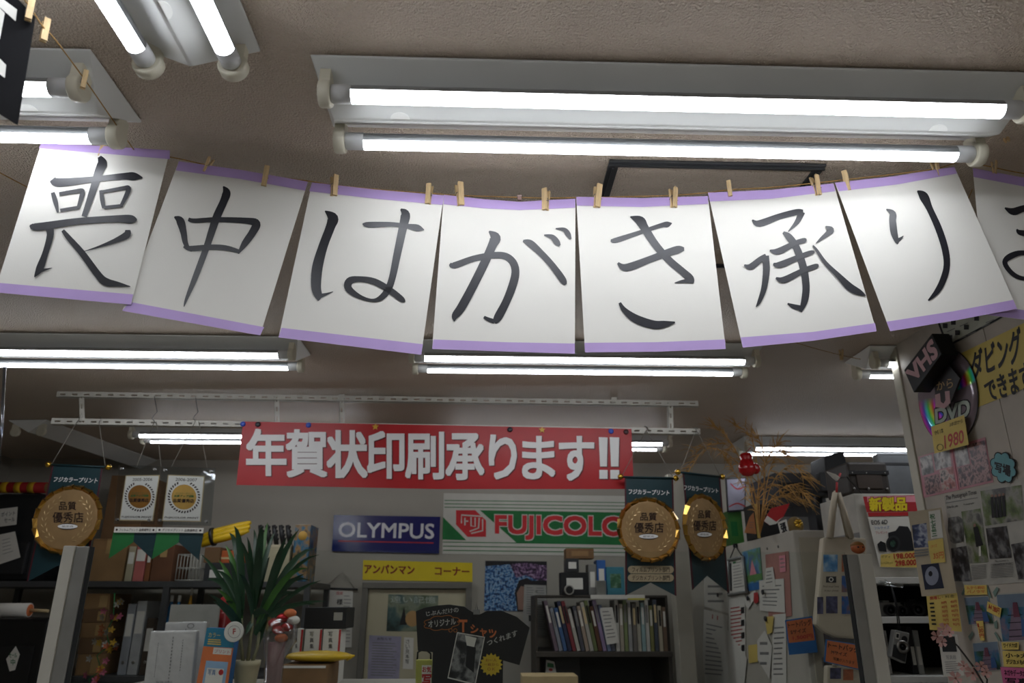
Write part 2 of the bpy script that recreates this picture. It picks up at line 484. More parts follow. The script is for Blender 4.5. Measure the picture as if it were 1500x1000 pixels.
place_light((pA.x + pB.x) / 2, (pA.y + pB.y) / 2 - LIT, 'twin tube ceiling light pointing into the shop, cut off by the top edge', math.pi / 2)
place_light(0.338, 2.506, 'twin tube ceiling light just under the middle calligraphy sheets')
x_, ya = tube_at(408, 520, True); x2_, yb = tube_at(424, 535, True)
place_light((x_ + x2_) / 2, (ya + yb) / 2, 'twin tube ceiling light above the slotted rail, running off the left edge')
x_, yb = tube_at(1272, 548, False)
place_light(x_, yb - 0.067, 'twin tube ceiling light half hidden by the poster wall')
x_, ya = tube_at(205, 636, False); x2_, yb = tube_at(222, 645, False)
place_light((x_ + x2_) / 2, (ya + yb) / 2, 'small far ceiling light running behind the left end of the red banner')
x_, ya = tube_at(969, 649, True); x2_, yb = tube_at(962, 656, True)
place_light((x_ + x2_) / 2, (ya + yb) / 2, 'small far ceiling light showing past the right end of the red banner')
p = onZ(1100, 659, TUBE_Z)
place_light(p.x + LIT, p.y, 'far ceiling light above the boxes behind the dried grass ornament')
# unseen lamps added behind the viewer for fill, continuing the shop's rows
place_light(0.323, -0.30, 'added twin tube fill light over the aisle, out of view')
place_light(-1.15, -0.30, 'added twin tube fill light over the left of the aisle, out of view')
place_light(0.323, -1.70, 'added twin tube fill light in the last row of the aisle, out of view')
unlit = make_light('ceiling_light', tubes=(False, False), tabs=False)
pn = onZ(50, 617, CEIL_Z); pf = onZ(222, 678, CEIL_Z)
c_ = (pn + pf) / 2; unlit.matrix_basis = Matrix.Translation((c_.x, c_.y, CEIL_Z)) @ Matrix.Rotation(math.atan2(pf.y - pn.y, pf.x - pn.x), 4, 'Z')
tag(unlit, 'dark ceiling light without tubes above the round gold plaque on the left', 'ceiling light', LIGHT_GROUP)

# ================================================================== calligraphy sheets on their string
m_paper = M('drawing_paper', '#dedcd5', rough=0.75, var=0.02, scale=6, bump=0.04, bscale=400)
m_tape = M('purple_tape', '#b99fd6', rough=0.5, var=0.05, scale=10)
m_ink = M('marker_ink', '#1c1d24', rough=0.34, var=0.35, scale=40, stretch=(1, 1, 0.25), spec=0.5)
m_string = M('jute_twine', '#a8834c', rough=0.9, var=0.3, scale=200, bump=0.3, bscale=900)
m_pin = M('clothespin_wood', '#d6ba8c', rough=0.65, var=0.15, scale=40, stretch=(4, 4, 1))
m_spring = M('steel_spring', '#8c8a86', rough=0.35, metal=0.9, var=0.05)
def string_Y(x):                        # the string swings away from the viewer in the middle
    pts = [(-60, 1.225), (60, 1.235), (250, 1.275), (450, 1.325), (650, 1.355), (840, 1.36), (1040, 1.35), (1220, 1.32), (1400, 1.285), (1600, 1.29)]
    for (xa, a), (xb, b) in zip(pts, pts[1:]):
        if x <= xb: return a + (b - a) * (x - xa) / (xb - xa)
    return pts[-1][1]
c4 = lambda p: (p[0] * .28, 200 + p[1] * .28, p[2] * .28)
c5 = lambda p: (400 + p[0] * .28, 240 + p[1] * .28, p[2] * .28)
c6 = lambda p: (800 + p[0] * .28, 240 + p[1] * .28, p[2] * .28)
c7 = lambda p: (1100 + p[0] * .267, 220 + p[1] * .267, p[2] * .267)
CALLI = [
 # label, outline (TL.. TR, BR, BL), band tops (L,R), band bottoms (L,R), strokes
 ('first hanging sheet from the left, its tall character made of many strokes', [(61, 208), (160, 214.5), (249, 220), (192, 446), (-8, 428)], [(57, 217), (160, 225.5), (248.6, 233)], [(-3.5, 414), (195, 431)], c4,
  [[(520,105,20),(535,140,50),(515,190,45),(480,300,36),(440,418,28)], [(275,222,34),(310,240,44),(500,222,30),(640,208,34),(700,208,42),(745,215,6)],
   [(276,292,20),(290,340,26),(303,398,10)], [(310,300,20),(400,285,22),(430,285,26),(425,320,24),(408,374,16)], [(315,386,18),(412,370,18)],
   [(528,280,18),(535,330,24),(543,374,18)], [(528,290,16),(640,270,20),(672,270,26),(660,310,24),(632,364,16)], [(545,371,18),(642,360,16)],
   [(165,458,18),(195,472,40),(400,443,34),(600,430,36),(685,432,44),(716,437,10)], [(258,475,44),(262,520,36),(237,610,32),(207,690,38),(180,734,5)], [(195,708,22),(225,698,14),(272,687,3)],
   [(668,488,26),(662,515,38),(600,545,24),(520,575,12),(440,600,3)], [(328,490,18),(360,530,28),(430,610,34),(515,725,38),(555,760,42),(620,772,24),(682,784,4)]]),
 ('second hanging sheet from the left, one box character crossed by a long vertical stroke', [(262, 236), (355, 249), (451, 266), (381, 491), (179, 455)], [(257.5, 249.5), (352, 262), (447, 279)], [(190, 442), (387, 479)], c4,
  [[(1168,260,6),(1185,292,42),(1170,340,40),(1130,430,42),(1080,580,34),(1020,740,30),(975,850,16),(962,890,4)], [(912,420,8),(942,440,42),(960,500,34),(972,560,26),(1002,600,6)],
   [(985,432,18),(1020,440,24),(1130,434,26),(1290,440,32),(1340,455,44),(1322,500,40),(1280,560,34),(1246,612,8)], [(960,575,10),(1000,585,28),(1100,578,28),(1180,582,28),(1250,600,20)]]),
 ('third hanging sheet, hiragana with a tall left stroke and a looped right stroke', [(457, 267), (550, 277.5), (650, 286), (617, 519.5), (408, 494)], [(453, 280), (550, 291), (648.5, 300)], [(412.5, 480), (619.5, 504)], c5,
  [[(272,246,6),(312,282,56),(300,330,48),(262,430,48),(232,540,56),(225,640,52),(236,690,40),(236,716,5)], [(232,694,30),(275,682,14),(314,668,3)],
   [(468,313,6),(500,318,30),(620,316,24),(700,325,24),(755,335,36),(790,345,4)],
   [(668,236,8),(692,264,48),(680,330,44),(650,470,40),(625,590,36),(600,660,36),(560,703,28),(515,713,16),(450,693,24),(395,652,38),(400,613,40),(450,602,30),(530,615,34),(610,660,34),(672,707,30),(692,720,5)]]),
 ('fourth hanging sheet, its purple top edge sagging around a small clip', [(650, 285), (708, 291.5), (761, 295.5), (800, 293), (843, 291), (842, 518), (633, 511)], [(650, 299), (708, 305), (761, 307.5), (800, 306), (842.5, 304)], [(635, 497), (740, 501), (842, 503)], c5,
  [[(925,522,14),(950,530,34),(1050,495,32),(1150,478,34),(1215,482,36),(1255,515,40),(1268,565,42),(1255,630,44),(1220,720,42),(1178,800,44),(1158,830,22)], [(1158,824,24),(1125,812,20),(1103,800,14)],
   [(1130,352,8),(1162,385,56),(1145,430,46),(1105,520,46),(1040,650,46),(985,750,46),(952,795,36),(948,824,4)], [(1308,402,12),(1345,416,38),(1400,465,34),(1460,530,34),(1515,605,36),(1530,632,14)],
   [(1418,372,6),(1460,382,26),(1485,410,32),(1500,428,12)], [(1478,338,6),(1523,344,22),(1543,367,28),(1557,394,10)]]),
 ('fifth hanging sheet, hiragana with two cross bars and a curved underline', [(844, 288), (940, 290), (1037, 287), (1063, 511), (960, 515), (857, 516)], [(845, 301), (940, 303), (1037.5, 298.5)], [(856, 502), (960, 501), (1062, 497)], c6,
  [[(338,400,12),(370,398,28),(500,355,22),(600,322,24),(635,316,30),(658,310,4)], [(375,518,12),(420,542,40),(540,500,36),(620,470,38),(690,448,40),(722,445,18)],
   [(440,276,6),(490,297,50),(515,335,44),(570,420,40),(640,500,38),(710,560,38),(755,600,38),(770,624,8)], [(762,610,28),(715,614,18),(672,622,3)],
   [(385,726,14),(410,765,28),(470,810,44),(560,840,44),(620,838,36),(674,828,8)]]),
 ('sixth hanging sheet, a complex character with three short bars', [(1037, 282), (1130, 278), (1221, 268.5), (1284, 485), (1190, 499), (1088, 509)], [(1039.5, 295), (1130, 291), (1223.5, 280)], [(1085, 494), (1190, 486), (1282, 473)], c6,
  [[(1078,293,8),(1115,312,36),(1220,275,32),(1310,252,32),(1345,248,18)], [(1338,250,36),(1312,305,26),(1266,354,4)], [(1240,358,14),(1270,382,36),(1310,440,38),(1345,540,40),(1360,640,38),(1352,715,36),(1330,772,16)],
   [(1336,755,28),(1295,745,24),(1263,730,8)], [(1170,452,8),(1215,457,34),(1300,415,26),(1350,400,26),(1363,398,10)], [(1188,523,12),(1225,527,34),(1320,488,28),(1385,464,24),(1405,461,10)],
   [(1202,596,10),(1245,606,34),(1340,560,28),(1410,535,26),(1426,531,10)], [(1036,529,8),(1070,537,32),(1120,500,30),(1152,482,28)], [(1148,480,36),(1152,560,36),(1140,650,30),(1115,720,20),(1098,748,4)],
   [(1462,326,6),(1487,345,38),(1474,362,26),(1440,390,16),(1412,414,3)], [(1396,426,6),(1415,450,14),(1462,518,20),(1530,585,28),(1588,643,40),(1640,672,30),(1672,688,4)]]),
 ('seventh hanging sheet, two simple vertical strokes and a wide right margin', [(1223, 267.5), (1310, 258), (1398, 244), (1490, 452), (1400, 469), (1304, 485)], [(1229, 280), (1315, 270), (1402, 254)], [(1298.5, 471), (1395, 456), (1484, 439)], c7,
  [[(743,323,6),(777,347,36),(778,390,38),(785,450,38),(800,498,24),(806,514,6)], [(800,497,26),(820,485,16),(837,469,3)], [(913,223,8),(947,252,50),(980,320,36),(1030,430,38),(1065,540,38),(1075,630,36),(1055,710,36),(1020,775,30),(973,824,8)]]),
 ('last hanging sheet, cut off by the right edge of the picture', [(1425, 246), (1510, 262), (1600, 270), (1640, 485), (1445, 461)], [(1426, 259), (1510, 275), (1602, 283)], [(1443, 447), (1637, 471)], c7,
  [[(1393,316,8),(1440,336,40),(1500,318,36),(1640,290,34),(1700,285,10)], [(1458,433,8),(1480,452,30),(1560,455,30),(1690,430,12)], [(1585,250,30),(1590,400,36),(1588,560,34),(1580,650,30),(1530,700,22),(1470,697,24),(1420,662,26),(1393,612,28),(1430,578,34),(1500,563,26),(1600,600,28),(1700,680,8)]]),
]
pin_spots = []
def top_surf(TL, TR, fwd=0.0):
    a = onY(TL[0], TL[1], string_Y(TL[0]) - fwd); b = onY(TR[0], TR[1], string_Y(TR[0]) - fwd)
    return Surf(a, (b - a).cross(Vector((0, 0, 1))))
calli_surf = []
for i, (lab, out, bt, bb, cf, strokes) in enumerate(CALLI):
    nT = len(bt); TL, TR = out[0], out[nT - 1]
    sf = top_surf(TL, TR, fwd=0.004 if i in (0, 6) else 0.0); calli_surf.append(sf)
    o, pr = sheet('calligraphy_sheet', 'white ' + lab, 'paper sign', out, sf, m_paper, 0.0006, 'hanging calligraphy sheets')
    tp = Print(sf, off=0.0008); tp.poly(out[:nT] + bt[::-1], m_tape); tp.build('tape_border', o)
    tp = Print(sf, off=0.0008); tp.poly(bb + out[nT:], m_tape); tp.build('tape_border', o)
    pr.off = 0.001
    for st in strokes: pr.stroke([cf(p) for p in st], m_ink)
    pr.build('brush_lettering', o)

def twine(name, label, pts, r, group=None, m=None):
    P = [Vector(p) for p in pts]; Q = []
    n = len(P)
    for i in range(n - 1):
        p0 = P[max(i - 1, 0)]; p1 = P[i]; p2 = P[i + 1]; p3 = P[min(i + 2, n - 1)]
        for k in range(5):
            t = k / 5
            Q.append(0.5 * ((2 * p1) + (p2 - p0) * t + (2 * p0 - 5 * p1 + 4 * p2 - p3) * t * t + (-p0 + 3 * p1 - 3 * p2 + p3) * t ** 3))
    Q.append(P[-1])
    return tag(MB().tube(Q, r, 6).build(name, m or m_string), label, 'string', group)
B_ = 0.003
line = [(-60, 196), (60, 209), (150, 217), (249, 230), (310, 243), (391, 257), (451, 265), (490, 271), (560, 278), (630, 283), (672, 286), (740, 288.5), (800, 290), (876, 289), (940, 287.5), (986, 286), (1037, 282), (1068, 278), (1130, 274.5), (1195, 268), (1240, 263), (1310, 255), (1371, 247), (1405, 238), (1440, 242), (1500, 254), (1600, 266)]
twine('hanging_string', 'brown twine strung across, carrying the calligraphy sheets', [onY(x, y, string_Y(x) + B_) for x, y in line], 0.0012)
up_line = [(196, 219, 1.25), (160, 168, 1.12), (126, 119, 1.02), (80, 57, 0.90), (62, 38, 0.86), (42, 8, 0.80), (-30, -90, 0.62)]
twine('hanging_string', 'twine rising past the black sheet to the top left corner', [onY(x, y, Y) for x, y, Y in up_line], 0.0011)
twine('hanging_string', 'twine running up beside the right end of the nearest ceiling light', [onY(x, y, Y) for x, y, Y in ((1418, 292, 1.42), (1440, 243, 1.33), (1473, 192, 1.20), (1520, 120, 1.02))], 0.0011)
twine('hanging_string', 'thin far twine behind the first calligraphy sheet', [onZ(x, y, CEIL_Z - 0.01) for x, y in ((-40, 230), (0, 253), (42, 275), (90, 300))], 0.0012)
twine('hanging_string', 'thin far twine in front of the half hidden ceiling light', [onY(x, y, Y) for x, y, Y in ((1139, 481, 2.3), (1150, 492, 2.31), (1170, 503, 2.34), (1232, 520, 2.45), (1283, 530, 2.56), (1340, 540, 2.68))], 0.0012)

# clothespins
def make_pin():
    root = thing('clothespin', None, None)
    # two wooden halves in local space: z along its length, pivot at the origin, jaws down
    for s in (-1, 1):
        mb = MB()
        prof = [(s * 0.0008, -0.018), (s * 0.0045, -0.018), (s * 0.0052, -0.002), (s * 0.0062, 0.004), (s * 0.0075, 0.021), (s * 0.0042, 0.021), (s * 0.0016, 0.003)]
        mb.prism([(-0.0045, y, z) for y, z in prof], (0.009, 0, 0))
        mb.build('wood_half', m_pin, root, bevel=0.0004, local=True)
    mb = MB()
    pts = []
    for k in range(28):
        a = k * 2 * math.pi / 7
        pts.append((-0.0052 + 0.0104 * k / 27, 0.0028 * math.cos(a), 0.002 + 0.0028 * math.sin(a)))
    mb.tube([(-0.0052, 0.0062, -0.004)] + pts + [(0.0052, -0.0062, -0.004)], 0.0006, 5)
    mb.build('spring', m_spring, root, local=True)
    return root
pin0 = make_pin(); pin_used = False
def place_pin(top, bot, Y, label, roll=0.0, sc=1.0):
    global pin_used
    a = onY(top[0], top[1], Y); b = onY(bot[0], bot[1], Y)
    z = (a - b).normalized(); y = Vector((0, 1, 0)); x = y.cross(z).normalized(); y = z.cross(x)
    if roll:
        R = Matrix.Rotation(roll, 3, z); x = R @ x; y = R @ y
    s = (a - b).length / 0.039 * sc
    o = pin0 if not pin_used else copy_tree(pin0); pin_used = True
    c = b + (a - b) * (0.018 / 0.039)
    o.matrix_basis = Matrix(((x.x * s, y.x * s, z.x * s, c.x), (x.y * s, y.y * s, z.y * s, c.y), (x.z * s, y.z * s, z.z * s, c.z), (0, 0, 0, 1)))
    tag(o, label, 'clothespin', 'wooden clothespins on the strings')
ords = ['first', 'second', 'third', 'fourth', 'fifth', 'sixth', 'seventh', 'eighth']
PINS = [((152, 209), (146, 230), 'only wooden clothespin on the first calligraphy sheet'), ((310, 232), (299, 252), 'tilted clothespin on the left half of the second calligraphy sheet'), ((391, 245), (386, 273), 'clothespin on the right half of the second calligraphy sheet'),
 ((490, 258), (489, 287), 'clothespin on the left half of the third calligraphy sheet'), ((630, 271), (627, 299), 'clothespin on the right half of the third calligraphy sheet'), ((672, 269), (675, 301), 'clothespin on the left half of the fourth calligraphy sheet'),
 ((800, 278), (799, 308), 'clothespin on the right half of the fourth calligraphy sheet'), ((876, 272), (874, 304), 'clothespin on the left half of the fifth calligraphy sheet'), ((986, 276), (987, 304), 'clothespin on the right half of the fifth calligraphy sheet'),
 ((1067, 266), (1070, 288), 'clothespin on the left half of the sixth calligraphy sheet'), ((1192, 258), (1199, 286), 'clothespin on the right half of the sixth calligraphy sheet'), ((1237, 252), (1243, 280), 'clothespin on the left half of the seventh calligraphy sheet'),
 ((1368, 237), (1375, 259), 'clothespin on the right half of the seventh calligraphy sheet, below the lamp end'), ((1456, 236), (1457, 254), 'dim clothespin on the sheet cut off by the right edge')]
for k, (t, b, lab) in enumerate(PINS): place_pin(t, b, string_Y(t[0]) - 0.001, lab, roll=(0.5, -0.6, 0.35, 0.7, -0.3)[k % 5])
place_pin((47, 0), (41, 29), 0.80, 'clothespin at the top corner of the black hanging sheet', 0.6)
place_pin((68, 30), (63, 60), 0.872, 'free clothespin on the string right of the black hanging sheet', 0.8)
place_pin((126, 105), (121, 129), 1.01, 'free clothespin on the string in front of a lamp socket', 0.6)
place_pin((1470, 182), (1475, 207), 1.205, 'free clothespin below the right end of the nearest ceiling light', 0.6)
place_pin((1232, 512), (1233, 527), 2.45, 'tiny free clothespin on the far twine, away from the poster wall', 0.6)
place_pin((1277, 519), (1278, 534), 2.547, 'tiny free clothespin on the far twine close to the poster wall', 0.6)
mb = MB(); c = onY(761, 291, string_Y(761) - 0.002)
clip = thing('small_clip', 'tiny pinkish clip in the middle of the fourth calligraphy sheet', 'clip', c)
MB().box(c, (0.008, 0.006, 0.008)).build('jaw', M('dusty_pink_plastic', '#a98a80', rough=0.5), clip, bevel=0.001)
MB().box(c + Vector((0, -.001, .006)), (0.010, 0.004, 0.004)).build('lever', M('pale_pink_plastic', '#c9b0a8', rough=0.5), clip, bevel=0.001)

# black sheet hung from the rising twine
a = onY(28, 2, 0.80); b = onY(52, 24, 0.835)
sfb = Surf(a, Vector((0.5, -1, 0)))
bk = [(-110, -140), (52, 25), (26, 183), (-120, 95)]
o, pr = sheet('black_sign', 'black hanging sheet with white letter fragments at the top left corner', 'paper sign', bk, sfb, M('black_card', '#0f0f12', rough=0.75, var=0.2, spec=0.15), 0.0008)
m_wh = M('white_ink', '#e8e6e0', rough=0.6, var=0.02)
pr.poly([(-14, -14), (6, 0), (25, 14), (23, 31), (0, 11), (-14, 0)], m_wh); pr.poly([(-14, 0), (0, 12), (7, 19), (0, 57), (-10, 70)], m_wh); pr.poly([(-14, 74), (0, 86), (9, 95), (7, 114), (0, 109), (-14, 98)], m_wh)
pr.build('lettering', o)
# ================================================================== slotted rail frame and what hangs from it
Y_RAIL = 3.14
m_rail = M('white_slotted_steel', '#cfccc2', rough=0.45, var=0.04)
m_slot = M('slot_dark', '#1a1a18', rough=0.9)
def slotted(a, b, w, parent, name, pitch=0.05, slot=(0.024, 0.007)):
    """flat steel strip with a row of real slots, from a to b"""
    a = Vector(a); b = Vector(b); d = (b - a).normalized(); L = (b - a).length
    nrm = Vector((0, -1, 0)); up = d.cross(nrm).normalized(); n = max(1, int(L / pitch)); pt = L / n
    mb = MB(); hw = w / 2; sl, sh = slot[0] / 2, slot[1] / 2
    for k in range(n):
        x0 = k * pt; x1 = x0 + pt; c = (x0 + x1) / 2
        P = lambda x, y: a + d * x + up * y
        vs = [P(x0, -hw), P(x1, -hw), P(x1, hw), P(x0, hw), P(c - sl, -sh), P(c + sl, -sh), P(c + sl, sh), P(c - sl, sh)]
        vs2 = [v - nrm * 0.002 for v in vs]
        mb.add(vs + vs2, [(0, 1, 5, 4), (1, 2, 6, 5), (2, 3, 7, 6), (3, 0, 4, 7), (8, 12, 13, 9), (9, 13, 14, 10), (10, 14, 15, 11), (11, 15, 12, 8), (4, 5, 13, 12), (5, 6, 14, 13), (6, 7, 15, 14), (7, 4, 12, 15)])
    o = mb.build(name, m_rail, parent)
    fl = MB()   # folded-back leg of the angle
    q = [a + up * hw, b + up * hw, b + up * hw - nrm * w, a + up * hw - nrm * w]
    fl.prism(q, -up * 0.002); fl.build('angle_leg', m_rail, o)
    return o
A = lambda x, y, Y=Y_RAIL: onY(x, y, Y)
frame = thing('slotted_rail_frame', 'white slotted steel rails hung under the ceiling, carrying the red banner', 'rail frame', A(550, 600))
slotted(A(83, 577), A(1023, 591), 0.025, frame, 'upper_rail')
slotted(A(75, 616.5), A(1026, 632), 0.027, frame, 'lower_rail')
for x, y0, y1 in ((119, 574, 616), (405, 578, 620), (500, 580, 621), (982, 587, 631)):
    slotted(A(x, y0, Y_RAIL + .004), A(x + 1.0, y1, Y_RAIL + .004), 0.022, frame, 'upright', pitch=0.04, slot=(0.020, 0.006))
for x, y in ((150, 578), (500, 583), (900, 589)):
    p = A(x, y, Y_RAIL + .01); MB().box2((p.x - .012, p.y, p.z), (p.x + .012, p.y + .025, CEIL_Z)).build('ceiling_bracket', m_rail, frame)

# red banner
m_red = M('red_vinyl', '#ae1b20', rough=0.38, var=0.08, scale=7, bump=0.35, bscale=9)
m_white_print = M('white_print', '#e6e5e3', rough=0.45, var=0.02)
m_grey_print = M('dark_red_shadow_print', '#5a0f14', rough=0.5)
sfr = surfY(Y_RAIL - 0.012)
o, pr = sheet('red_banner', 'red vinyl banner with big white lettering pinned to the slotted rail', 'banner', [(356, 617), (925, 628), (928.5, 716), (640, 716), (346, 710)], sfr, m_red, 0.0012)
chars = [('年', 362, 418, 629.5, 695), ('賀', 420, 478, 630.5, 697), ('状', 480, 537, 631.5, 698), ('印', 539, 591, 633, 699), ('刷', 595, 649, 634, 700), ('承', 654, 708, 636, 701), ('り', 717, 756, 638, 700), ('ま', 766, 812, 640, 700), ('す', 820, 869, 640, 702)]
for dx, dy, m in ((1.6, 1.4, m_grey_print), (0, 0, m_white_print)):
    for ch, x0, x1, y0, y1 in chars:
        pr.textq(ch, rq(x0 + dx, y0 + dy, x1 + dx, y1 + dy), m, 0.03); pr.off -= pr.step
    pr.up()
    for x0, x1 in ((877, 890), (893, 907)):
        pr.poly([(x0 + dx, 640 + dy), (x1 + dx, 640.5 + dy), (x1 + dx - 1, 683 + dy), (x0 + dx + 2, 683 + dy)], m); pr.off -= pr.step
        pr.poly([(x0 + dx + 1, 688 + dy), (x1 + dx, 688 + dy), (x1 + dx, 701 + dy), (x0 + dx + 1, 701 + dy)], m); pr.off -= pr.step
    pr.up()
pr.build('lettering', o)
def magnet(x, y, col, lab, star=False):
    c = A(x, y, Y_RAIL - 0.013)
    if star:
        pts = []
        for k in range(10):
            a = math.pi / 2 + k * math.pi / 5; r = 0.016 if k % 2 == 0 else 0.007
            pts.append(c + Vector((r * math.cos(a), -0.004, r * math.sin(a))))
        o = MB().prism(pts, (0, 0.004, 0)).build('star_magnet', M('gold_star_plastic', '#d8a83a', rough=0.3, var=0.05), bevel=0.0012)
    else:
        o = MB().lathe([(0.011, 0), (0.0115, 0.003), (0.009, 0.0055), (0.004, 0.006), (0.0, 0.0062)], c, (0, -1, 0), seg=18).build('round_magnet', col)
    tag(o, lab, 'magnet', 'magnets along the top of the red banner')
mb_ = M('blue_magnet', '#2f4fb5', rough=0.3); mk_ = M('black_magnet', '#1c1c24', rough=0.3)
magnet(356, 621, mb_, 'blue round magnet on the top left corner of the red banner'); magnet(378, 621.5, mk_, 'black magnet second from the left end of the red banner')
magnet(452, 622.5, mb_, 'blue magnet above the second character of the red banner'); magnet(550, 625, None, 'gold star magnet left of the middle of the red banner', True)
magnet(747, 629, mk_, 'black magnet right of the middle of the red banner'); magnet(794, 629.5, None, 'gold star magnet right of the middle of the red banner', True)
magnet(895, 631.5, mb_, 'blue magnet above the exclamation marks on the red banner'); magnet(917, 632.5, M('dark_red_magnet', '#4a2a2c', rough=0.4), 'dark magnet on the top right corner of the red banner')

# round gold plaques on swallow-tail ribbons
m_gold = M('gold_foil_rim', '#c79c4e', rough=0.2, metal=0.95, var=0.12, scale=20)
m_brass = M('brushed_gold_face', '#a98a60', rough=0.42, metal=0.45, var=0.08, scale=20, bump=0.05, bscale=90)
m_relief = M('gold_relief', '#c4a878', rough=0.3, metal=0.5, var=0.06)
m_teal = M('teal_satin_ribbon', '#16343a', rough=0.45, var=0.10, bump=0.03)
m_maroon = M('maroon_ribbon_edge', '#4a1420', rough=0.5)
m_ink2 = M('dark_brown_print', '#2a1912', rough=0.6)
m_bead = M('polished_brass_ball', '#d8b048', rough=0.12, metal=1.0, var=0.03)
m_thread = M('grey_cord', '#8f8a80', rough=0.8)
def cord(parent, pts, r=0.0012, m=None, name='cord'): return MB().tube(pts, r, 5).build(name, m or m_thread, parent)
def medal(label, sf, c, rx, ry, ribbon, title, beads, cords, caps=False, fwd=0.02):
    """sf: plane the ribbon hangs in; picture points for the rest"""
    C3 = sf.px(c[0], c[1], fwd)
    root = thing('award_plaque', label, 'award plaque', sf.px((ribbon[0][0] + ribbon[1][0]) / 2, ribbon[0][1]), 'gold award plaques on ribbons')
    rb = MB(); rb.prism([sf.px(x, y) for x, y in ribbon], -sf.n * 0.0015); rib = rb.build('ribbon', m_teal, root)
    n = len(ribbon)
    pr = Print(sf, ribbon if n == 4 else None, off=0.0008)
    TL, TR = ribbon[0], ribbon[1]; BR, BL = ribbon[2], ribbon[-1]
    for (p, q, s) in ((TL, BL, 1), (TR, BR, -1)):
        pr.poly([p, (p[0] + 2.2 * s, p[1]), (q[0] + 2.6 * s, q[1] - 2.0), q], m_maroon)
    pr.textq('フジカラープリント', title, m_white_print, 0.02)
    pr.build('ribbon_print', rib)
    # disc: radius in metres from the picture height, in the plane of the ribbon
    up = Vector((0, 0, 1)); side = up.cross(sf.n).normalized()
    R = (sf.px(c[0], c[1] - ry, fwd) - sf.px(c[0], c[1] + ry, fwd)).length / 2
    N = 20
    mb = MB()
    for k in range(N):        # folded foil rim: one flat facet after another
        a0 = 2 * math.pi * k / N; a1 = 2 * math.pi * (k + 1) / N - 0.02
        q = []
        for a in (a0, a1):
            e = side * math.cos(a) + up * math.sin(a)
            q.append([C3 + e * R * 0.86 + sf.n * 0.003, C3 + e * R * 0.935 + sf.n * (0.020 if a == a0 else 0.012), C3 + e * R * (1.02 if a == a0 else 0.985) + sf.n * 0.002, C3 + e * R * 0.94 - sf.n * 0.008])
        vs = q[0] + q[1]
        mb.add(vs, [(0, 1, 5, 4), (1, 2, 6, 5), (2, 3, 7, 6), (3, 0, 4, 7), (0, 3, 2, 1), (4, 5, 6, 7)])
    mb.build('foil_rim', m_gold, root)
    disc = MB().lathe([(R * .93, -0.008), (R * .93, 0.0), (R * .88, 0.003), (R * .80, 0.003), (0.0, 0.0032)], C3, sf.n, seg=40).build('gold_disc', m_brass, root)
    for s in (-1, 1):         # laurel branches raised on the face
        lv = MB()
        for k in range(9):
            a = math.radians(-62 + k * 15.5)
            for rr, tw in ((0.70, 0.5), (0.60, -0.4)):
                e = side * (s * math.cos(a)) + up * math.sin(a)
                t = (side * (-s * math.sin(a)) + up * math.cos(a)); t = (t + e * tw).normalized(); w = t.cross(sf.n)
                p = C3 + e * R * rr + sf.n * 0.0042
                lv.add([p - t * R * .07, p + w * R * .022 + sf.n * .001, p + t * R * .07, p - w * R * .022 + sf.n * .001], [(0, 1, 2, 3)])
        tag(lv.build('laurel_branch', m_relief, disc), kind='stuff')
    s2 = Surf(C3 + sf.n * 0.004, sf.n); pd = Print(s2, off=0.001)
    fx = rx / 45.0; fy = ry / 49.0; X, Y_ = c
    pd.textq('品質', rq(X - 12 * fx, Y_ - 25 * fy, X + 12 * fx, Y_ - 13 * fy), m_ink2, 0.012)
    pd.textq('優秀店', rq(X - 21 * fx, Y_ - 10 * fy, X + 22 * fx, Y_ + 5 * fy), m_ink2, 0.012)
    pd.disc(X, Y_ + 10.5 * fy, 13.5 * fx, 4.6 * fy, m_ink2, 24); pd.disc(X, Y_ + 10.5 * fy, 14 * fx, 3.3 * fy, m_white_print, 24)
    pd.textq('認定店', rq(X - 8 * fx, Y_ + 9 * fy, X + 8 * fx, Y_ + 12 * fy), m_ink2)
    pd.build('disc_lettering', disc)
    if caps:
        for t, y in (('フィルムプリント部門', 834), ('デジカメプリント部門', 846)):
            q = rq(920, y - 5.5, 987, y + 5.5)
            cap_o = MB(); pts = []
            for k in range(16):
                a = math.pi / 2 + math.pi * k / 15; pts.append((925.5 + 5.5 * math.cos(a), y - 5.5 * math.sin(a)))
            for k in range(16):
                a = -math.pi / 2 + math.pi * k / 15; pts.append((981.5 + 5.5 * math.cos(a), y - 5.5 * math.sin(a)))
            cap_o.prism([sf.px(*p_, 0.006) for p_ in pts], -sf.n * 0.005)
            co = cap_o.build('category_label', M('beige_label', '#a8977a', rough=0.4), root)
            pc = Print(sf, off=0.0066); pc.textq(t, rq(926, y - 3.8, 981, y + 3.8), m_ink2, 0.01); pc.build('lettering', co)
    rod = [sf.px(b[0], b[1], 0.004) for b in beads]
    MB().tube(rod, 0.004, 8).build('hanging_rod', m_teal, root)
    for b in rod: MB().sphere(b, 0.0125, 14, 10).build('rod_ball', m_bead, root)
    for p_, q_ in cords: cord(root, [sf.px(*p_, 0.004), A(q_[0], q_[1], Y_RAIL - 0.006)], 0.0013)
    for p_, q_ in cords:
        h = A(q_[0], q_[1], Y_RAIL - 0.006)
        MB().tube([h, h + Vector((.004, -.006, -.006)), h + Vector((.008, -.004, .006)), h + Vector((.004, .004, .018)), h + Vector((-.006, .004, .022))], 0.0014, 5).build('hook', m_spring, root)
    return root
YM = Y_RAIL - 0.05
medal('round gold plaque on a teal ribbon above the left white post', surfY(YM), (99, 760), 47, 50, [(77, 680), (151, 682), (124, 856), (85, 828), (39, 852)], [(80, 698), (144, 700), (142, 707), (78, 705)], [(71, 680), (159, 684)], [((76, 679), (113, 617)), ((154, 682), (145, 617))])
